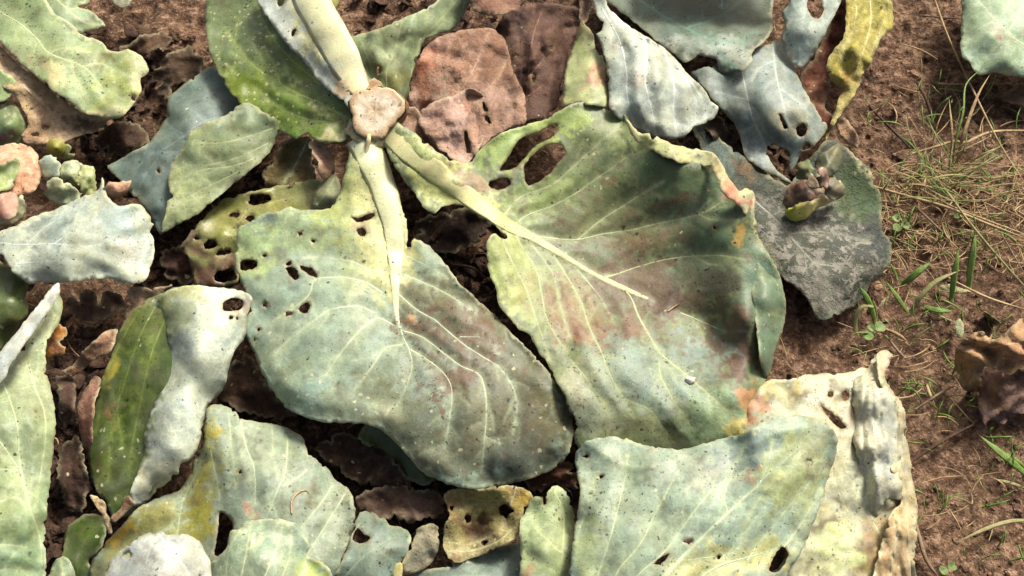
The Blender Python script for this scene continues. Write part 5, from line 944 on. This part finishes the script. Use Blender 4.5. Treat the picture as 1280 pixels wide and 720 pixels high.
# ------------------------------------------------------------------ straws, twigs and grass on the bare soil
def strand(name, path, wid, mat, parent=None, origin=None, flat=.8, taper=(.8, .4), n=6):
    """a stalk or blade along x,y,height cm; wid in picture points"""
    q = resample(pts(path) if isinstance(path, str) else path, 5.0); C3 = P(q[:, 0], q[:, 1], q[:, 2]*.01)
    C3[:, 2] = np.maximum(C3[:, 2], ground_h(C3[:, 0], C3[:, 1])+.0008)
    t = np.gradient(C3, axis=0); t /= np.linalg.norm(t, axis=1)[:, None]+1e-9
    v = CAM-C3; v = v/np.linalg.norm(v, axis=1)[:, None]+np.array([.15, .2, .5]); s = np.cross(t, v); s /= np.linalg.norm(s, axis=1)[:, None]+1e-9; n_ = np.cross(s, t)
    m = len(q); u = np.linspace(0, 1, m); prof = taper[0]+(1-taper[0])*np.sin(u*np.pi) ; prof = np.where(u > .5, prof*(taper[1]+(1-taper[1])*(1-(2*u-1)**2)), prof)
    r = wid*.5*PXM*prof; V = []; F = []
    for k in range(n):
        a = 2*math.pi*k/n; V.append(C3+s*(r*math.cos(a))[:, None]+n_*(r*flat*math.sin(a))[:, None])
    V = np.concatenate(V)
    for k in range(n):
        k2 = (k+1) % n; F += [(k*m+i, k2*m+i, k2*m+i+1, k*m+i+1) for i in range(m-1)]
    F.append([k*m for k in range(n)]); F.append([k*m+m-1 for k in range(n)][::-1])
    if name is None: return V, F
    org = origin if origin is not None else C3[0]
    return mesh_obj(name, V, F, mat, parent, org)
TG = 'dry stalks on the soil'
for nm, lb, ct, pth, wd, mt in (
 ('straw', 'long thin pale straw slanting down from the top edge near the corner leaf', 'straw', '1166,-8,3 1185,45,3.4 1215,110,3.2 1250,180,2.4 1292,246,1.6', 3.0, 'straw'),
 ('straw', 'pale bent straw running from the grass tuft to the right edge', 'straw', '1140,192,1.2 1165,185,2 1192,177,2.4 1208,178,2.4 1240,165,2.2 1295,163,1.8', 4.6, 'straw'),
 ('straw', 'flat yellowish straw lying below the grass tuft, upper of two', 'straw', '1092,233,.8 1130,244,1.6 1180,258,2 1230,278,2 1292,302,1.2', 4.4, 'straw'),
 ('straw', 'thin straw under the flat yellowish straw below the grass tuft', 'straw', '1150,236,1 1190,258,1.6 1235,276,1.4 1290,296,1', 3, 'straw'),
 ('straw', 'green tinged straw crossing the others towards the right edge', 'straw', '1168,220,1.4 1190,248,2.4 1212,278,2.6 1245,318,2 1290,368,1.2', 3.4, 'grass_pale'),
 ('straw', 'short grey straw near the clover seedling by the dark leaf', 'straw', '1143,257,.8 1160,273,1.4 1184,296,.8', 3.4, 'straw_grey'),
 ('straw', 'pale straw with split end above the crisp brown leaf', 'straw', '1182,345,1.2 1205,358,1.6 1240,374,1.4 1292,390,1', 3.6, 'straw'),
 ('straw', 'very thin straw along the right edge near the crossing straws', 'straw', '1245,280,1.4 1262,310,1.8 1285,350,1.4', 2.2, 'straw_grey'),
 ('root', 'dark root lying diagonally on the soil beside the yellow strip', 'root', '1086,132,.8 1105,152,1 1125,172,.9 1143,191,.4', 4, 'root_brown'),
 ('root', 'forked dark root sticking from the soil near the top right', 'root', '1146,103,.6 1155,118,1.2 1160,130,1.2 1168,158,.3', 5, 'root_brown'),
 ('straw', 'short horizontal straw near the top right corner leaf', 'straw', '1150,19,.8 1178,22,1.2 1204,24,.8', 3, 'straw_grey'),
 ('twig', 'thin brown twig slanting on the soil right of the rolled edge', 'twig', '1138,578,.8 1170,556,1.2 1195,542,1.2 1226,526,.8', 4.4, 'root_brown'),
 ('straw', 'pair of curved stalks at the foot of the yellow drying leaf', 'straw', '1142,645,1 1150,675,1.2 1158,700,1 1175,724,.6', 5, 'straw_grey'),
 ('straw', 'crossed pale straw on the soil above the twig', 'straw', '1158,480,.8 1163,495,1.2 1168,505,.6', 4.6, 'straw'),
 ('straw', 'grey straw fork between the rolled edge and the crisp brown leaf', 'straw', '1144,512,.6 1165,498,1.2 1183,487,1 1200,480,.6', 3.6, 'straw_grey'),
 ('straw', 'thin arched straw touching the rolled edge', 'straw', '1122,498,2.4 1140,495,1.8 1153,485,1', 2.6, 'straw'),
 ('straw', 'small dry curl of straw left of the grass blades', 'straw', '1108,412,.8 1118,416,1.6 1128,422,1.4 1134,428,.6', 5, 'straw'),
 ('straw', 'bleached straw pointing from the clover to the white leaf tip', 'straw', '1110,422,.8 1122,438,1.2 1134,450,.8', 3.4, 'straw_grey'),
 ('twig', 'dark broken twig in the hollow between the two big leaves', 'twig', '548,318,2 580,302,3 608,292,3.4', 9, 'rot_shade'),
 ('twig', 'grey split stalk in the hollow below the leaf stalk', 'twig', '540,300,2.6 562,280,3.4 598,268,3.2', 12, 'rot_shade'),
 ('twig', 'thin dark stem at the bottom of the hollow between the big leaves', 'twig', '560,330,1.6 590,335,2 612,352,2', 4, 'rot_shade'),
 ):
    o = strand(nm, pth, wd, mt); tag(o, lb, ct, TG)

def tuft(label, base, blades, mat='grass', name='grass_tuft', cat='grass', group='grass growing beside the cabbages'):
    loc = P(base[0], base[1], 0.0); e = empty(name, tuple(loc)); tag(e, label, cat, group)
    for pth, wd in blades: strand('blade', pth, wd, mat if isinstance(mat, str) else mat[len(pth) % len(mat)] if isinstance(pth, str) else random.choice(mat), e, loc, flat=.16, taper=(.7, .05))
rg = np.random.RandomState(11); bl = []
for i in range(46):
    bx = 1160+rg.rand()*56; by = 200+rg.rand()*56; L_ = 36+80*rg.rand(); an = math.radians(-90+ (rg.rand()-.45)*190); hh = 2+4*rg.rand(); cv = (rg.rand()-.5)*.9
    p_ = []
    for f in np.linspace(0, 1, 5):
        a2 = an+cv*f; p_.append((bx+math.cos(a2)*L_*f, by+math.sin(a2)*L_*f*.8, hh*math.sin(f*1.9)))
    bl.append((np.array(p_), 1.2+1.4*rg.rand()))
tuft('fine wispy grass tuft on the bare soil below the top right corner', (1190, 225), bl+[('1190,215,.2 1194,180,3 1204,140,5 1208,105,5.6 1232,82,5', 3), ('1196,205,.2 1204,170,3.6 1222,120,5.6 1238,92,6', 5), ('1186,212,.2 1190,170,4 1186,120,5.6', 3.4)], ('grass', 'grass_pale', 'grass_pale', 'straw'))
tuft('two broad upright green grass blades near the right edge', (1192, 380), [('1189,377,.3 1192,350,2.4 1196,325,4 1198,308,4.6', 8), ('1211,362,.3 1213,335,2.4 1217,310,4 1219,290,4.8', 9)])
tuft('broad grass blade slanting up to the right beside the dark leaf', (1128, 358), [('1126,357,.4 1138,348,1.6 1150,338,2.4 1165,327,2.8', 9), ('1122,350,.3 1116,335,1.4 1112,328,1.6', 4)])
tuft('long grey green grass blade curving over the soil in the middle of the right side', (1140, 390), [('1138,392,.3 1150,372,2 1170,352,3 1202,337,3.2', 7), ('1155,383,.4 1172,388,1.4 1192,389,1.2', 8), ('1136,392,.3 1124,375,1.6 1106,350,2.4', 6), ('1150,384,.3 1178,396,1.2 1196,404,.8', 3)], ('grass_pale', 'grass'))
tuft('drooping grass blades beside the tip of the dark mottled leaf', (1090, 402), [('1094,404,.3 1090,388,2.4 1082,370,4.4 1074,358,5', 9), ('1092,384,3 1080,382,3.6 1071,392,3 1069,410,1.8 1076,428,.6', 6), ('1096,400,.3 1094,385,2 1090,372,3', 4)], ('grass', 'grass_pale'))
tuft('grass blade with folded tip entering at the lower right edge', (1285, 592), [('1288,598,.3 1270,582,1.6 1250,566,2.2 1224,544,2.2', 9), ('1290,590,.3 1266,572,1.4 1240,560,1.2', 4)])
tuft('thin flattened grass blade near the bottom right corner', (1285, 650), [('1290,650,.3 1260,652,1 1230,662,1 1196,678,.6', 5), ('1288,612,.3 1264,604,1 1240,598,.8', 4)], ('grass_pale',))
tuft('few sparse grass blades at the foot of the straws on the right', (1250, 240), [('1243,236,.2 1238,222,1.4 1232,214,1.6', 2.4), ('1246,238,.2 1252,224,1.6 1254,210,2', 2.4), ('1240,240,.2 1228,230,1.2 1222,222,1.2', 2.4), ('1236,236,.2 1244,248,.8 1252,250,.6', 2.2)], ('grass_pale',))

def seedling(label, x, y, lobes, h=1.2, name='clover_seedling'):
    loc = P(x, y, 0.0); e = empty(name, tuple(loc)); tag(e, label, 'seedling', 'small seedlings in the soil')
    for (dx, dy, r) in lobes:
        c = P(x+dx, y+dy, h*.01); rr = np.random.RandomState(int(x+dx*3)); n = 12; V = [c+np.array([0, 0, -.0005])]
        for k in range(n):
            a = 2*math.pi*k/n; q = r*PXM*(1+.08*rr.rand()); out = math.atan2(-dy, dx); nt_ = 1-.30*math.exp(-((a-out+math.pi) % (2*math.pi)-math.pi)**2/.08)
            V.append(c+np.array([math.cos(a)*q*nt_, math.sin(a)*q*nt_*1.05, .0022*abs(math.sin(a-out))]))
        V = np.array(V); V2 = V-np.array([0, 0, .0003]); F = [(0, 1+k, 1+(k+1) % n) for k in range(n)]
        F += [(13, 14+(k+1) % n, 14+k) for k in range(n)]+[(1+k, 14+k, 14+(k+1) % n, 1+(k+1) % n) for k in range(n)]
        mesh_obj('leaflet', np.concatenate([V, V2]), F, 'clover', e, loc, smooth=False)
        strand('stalk', np.array([(x, y, .1), (x+dx*.5, y+dy*.5, h*.6), (x+dx*.9, y+dy*.9, h*.97)]), 1.6, 'grass_pale', e, loc)
seedling('three leaved clover seedling beside the dark mottled leaf', 1124, 279, [(-4, -6, 6), (-3, 6, 6), (8, 3, 6)])
seedling('clover seedling above the white tip of the rolled edge', 1091, 414, [(-6, 6, 6.5), (9, -5, 7), (-2, -4, 5)], 1.4)
seedling('tiny seedling near the bottom edge by the curved stalks', 1184, 710, [(-5, 3, 5), (6, -2, 5)], 1.0)
seedling('tiny pale seedling right of the upright grass blades', 1200, 270, [(-5, 1, 4), (5, 0, 4), (0, -4, 3.4)], .8)
for lb, o_, h_, c_ in (('white dry leaf fleck on soil left of the grass blades', '1098,384 1106,372 1113,366 1112,372 1104,382', '1099,383,.9 1112,368,1.2 1106,378,1', (226,200,160)),
   ('pale oval dead leaf fleck at the foot of the upright grass', '1176,358 1186,354 1196,358 1212,362 1216,366 1196,366 1182,364', '1178,358,1 1196,356,1.4 1214,365,1 1190,365,.9', (190,186,140)),
   ('grey green leaf fleck below the long grass blade', '1194,404 1200,398 1205,408 1203,424 1197,420', '1196,404,.9 1204,410,1.2 1199,422,.8', (160,166,130)),
   ('narrow fallen leaf fleck right of the upright grass', '1228,388 1236,392 1250,404 1242,406 1230,396', '1230,390,.8 1248,404,.8 1238,394,1.4', (116,126,92))):
    L(lb, 'small leaf flecks on the soil', 'leaf_fleck', 'leaf fleck', outline=o_, H=h_, base=c_, step=2.5, tert=False, mat=D, droop=.1, ruffle=.1, und=.1)

# ------------------------------------------------------------------ uncountable litter
def litter():
    rr = np.random.RandomState(21); V = []; F = []; k = 0
    for i in range(620):
        u = rr.rand()
        if u < .55: x, y = 1085+rr.rand()*210, 205+rr.rand()**1.3*130
        elif u < .8: x, y = 1060+rr.rand()*230, 60+rr.rand()*640
        else: x, y = rr.rand()*1000, rr.rand()*720
        a = rr.rand()*6.28 if u > .55 else rr.normal(.35, .9); L_ = 10+rr.rand()*46; cv = (rr.rand()-.5)*1.4; p_ = []
        for f in np.linspace(0, 1, 4): p_.append((x+math.cos(a+cv*f)*L_*f, y+math.sin(a+cv*f)*L_*f*.8, .4+rr.rand()*.7))
        v, f_ = strand(None, np.array(p_), 1.0+1.6*rr.rand()**2, None, n=4); V.append(v); F += [tuple(q+k for q in g) for g in f_]; k += len(v)
    o = mesh_obj('dry_grass_litter', np.concatenate(V), F, 'straw'); tag(o, 'tangle of fine dry grass bits strewn over the soil', kind='stuff')
    V = []; F = []; k = 0
    for i in range(420):
        x, y = 1080+rr.rand()*215, 110+rr.rand()**1.2*600
        if NG.one(x/60., y/60.) < -.05: continue
        a = math.radians(-90+rr.normal(0, 38)); L_ = 12+rr.rand()*34; cv = (rr.rand()-.5)*1.2; hh = 1+rr.rand()*2.2; p_ = []
        for f in np.linspace(0, 1, 4): p_.append((x+math.cos(a+cv*f)*L_*f, y+math.sin(a+cv*f)*L_*f*.8, .1+hh*math.sin(f*2)))
        v, f_ = strand(None, np.array(p_), 1.4+1.8*rr.rand()**2, None, flat=.2, taper=(.7, .05), n=4); V.append(v); F += [tuple(q+k for q in g) for g in f_]; k += len(v)
    o = mesh_obj('sparse_grass', np.concatenate(V), F, 'grass'); tag(o, 'sparse wisps of short pale green grass on the soil', kind='stuff')
    V = []; F = []; k = 0; zones = ((80, 250, 40, 190), (60, 130, 400, 700), (500, 660, 250, 420), (290, 580, 470, 660), (430, 720, 0, 160), (180, 330, 280, 400), (850, 1060, 100, 260), (600, 740, 560, 700), (100, 340, 150, 260), (0, 1280, 0, 720))  # rotted flakes packed into the gaps, their dark colour standing in for shadow
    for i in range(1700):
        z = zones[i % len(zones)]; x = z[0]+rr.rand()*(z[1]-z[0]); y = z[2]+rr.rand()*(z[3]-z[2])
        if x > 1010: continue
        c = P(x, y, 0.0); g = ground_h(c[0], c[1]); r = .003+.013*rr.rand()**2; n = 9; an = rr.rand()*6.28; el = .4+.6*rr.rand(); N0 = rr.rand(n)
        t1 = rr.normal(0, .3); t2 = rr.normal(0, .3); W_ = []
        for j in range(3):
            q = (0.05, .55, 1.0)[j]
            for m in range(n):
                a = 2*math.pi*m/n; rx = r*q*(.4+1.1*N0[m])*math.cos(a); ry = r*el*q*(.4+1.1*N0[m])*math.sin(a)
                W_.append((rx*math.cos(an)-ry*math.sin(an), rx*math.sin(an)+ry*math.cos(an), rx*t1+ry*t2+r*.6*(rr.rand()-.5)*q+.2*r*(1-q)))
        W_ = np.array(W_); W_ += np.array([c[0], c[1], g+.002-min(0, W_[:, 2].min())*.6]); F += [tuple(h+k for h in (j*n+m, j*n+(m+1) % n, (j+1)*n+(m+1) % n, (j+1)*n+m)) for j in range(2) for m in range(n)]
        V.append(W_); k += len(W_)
    o = mesh_obj('rotted_shade_litter', np.concatenate(V), F, 'rot_shade'); md = o.modifiers.new('thickness', 'SOLIDIFY'); md.thickness = .0006
    tag(o, 'rotted leaf crumbs, dark to deepen the shade on the soil between the cabbage leaves', kind='stuff')
litter()

# small things lying on the leaves
def lie(path, srf, up):
    q = pts(path); z = srf(q[:, 0], q[:, 1])[:, 2]*100+up; return np.column_stack([q[:, :2], z]+([q[:, 2]] if q.shape[1] > 2 else []))
sr = SURF['right']; sv2 = SURF['pale veined cabbage leaf with a yellow holed left side, bottom left of centre']
q = lie('857,473,4 861,475,8 866,475,8 869,473,4', sr, .22)
o = chunk('white_crumb', q, 'leaf_rib', None, P(862, 474, q[1, 2]*.01), ((240, 234, 222), (236, 228, 214)), mask=(0, 0, 0)); tag(o, 'tiny white crumb resting on the large right leaf near its lower vein', 'crumb')
o = strand('straw', lie('835,389 842,384 850,379', sr, .12), 2.4, 'straw'); tag(o, 'tiny straw sliver on the brown patch of the large right leaf', 'straw')
o = strand('fibre', lie('365,642 364,630 368,620 376,614 384,613 387,617', sv2, .10), 2.4, 'straw'); tag(o, 'thin hooked whitish fibre on the pale veined leaf at lower left', 'fibre')
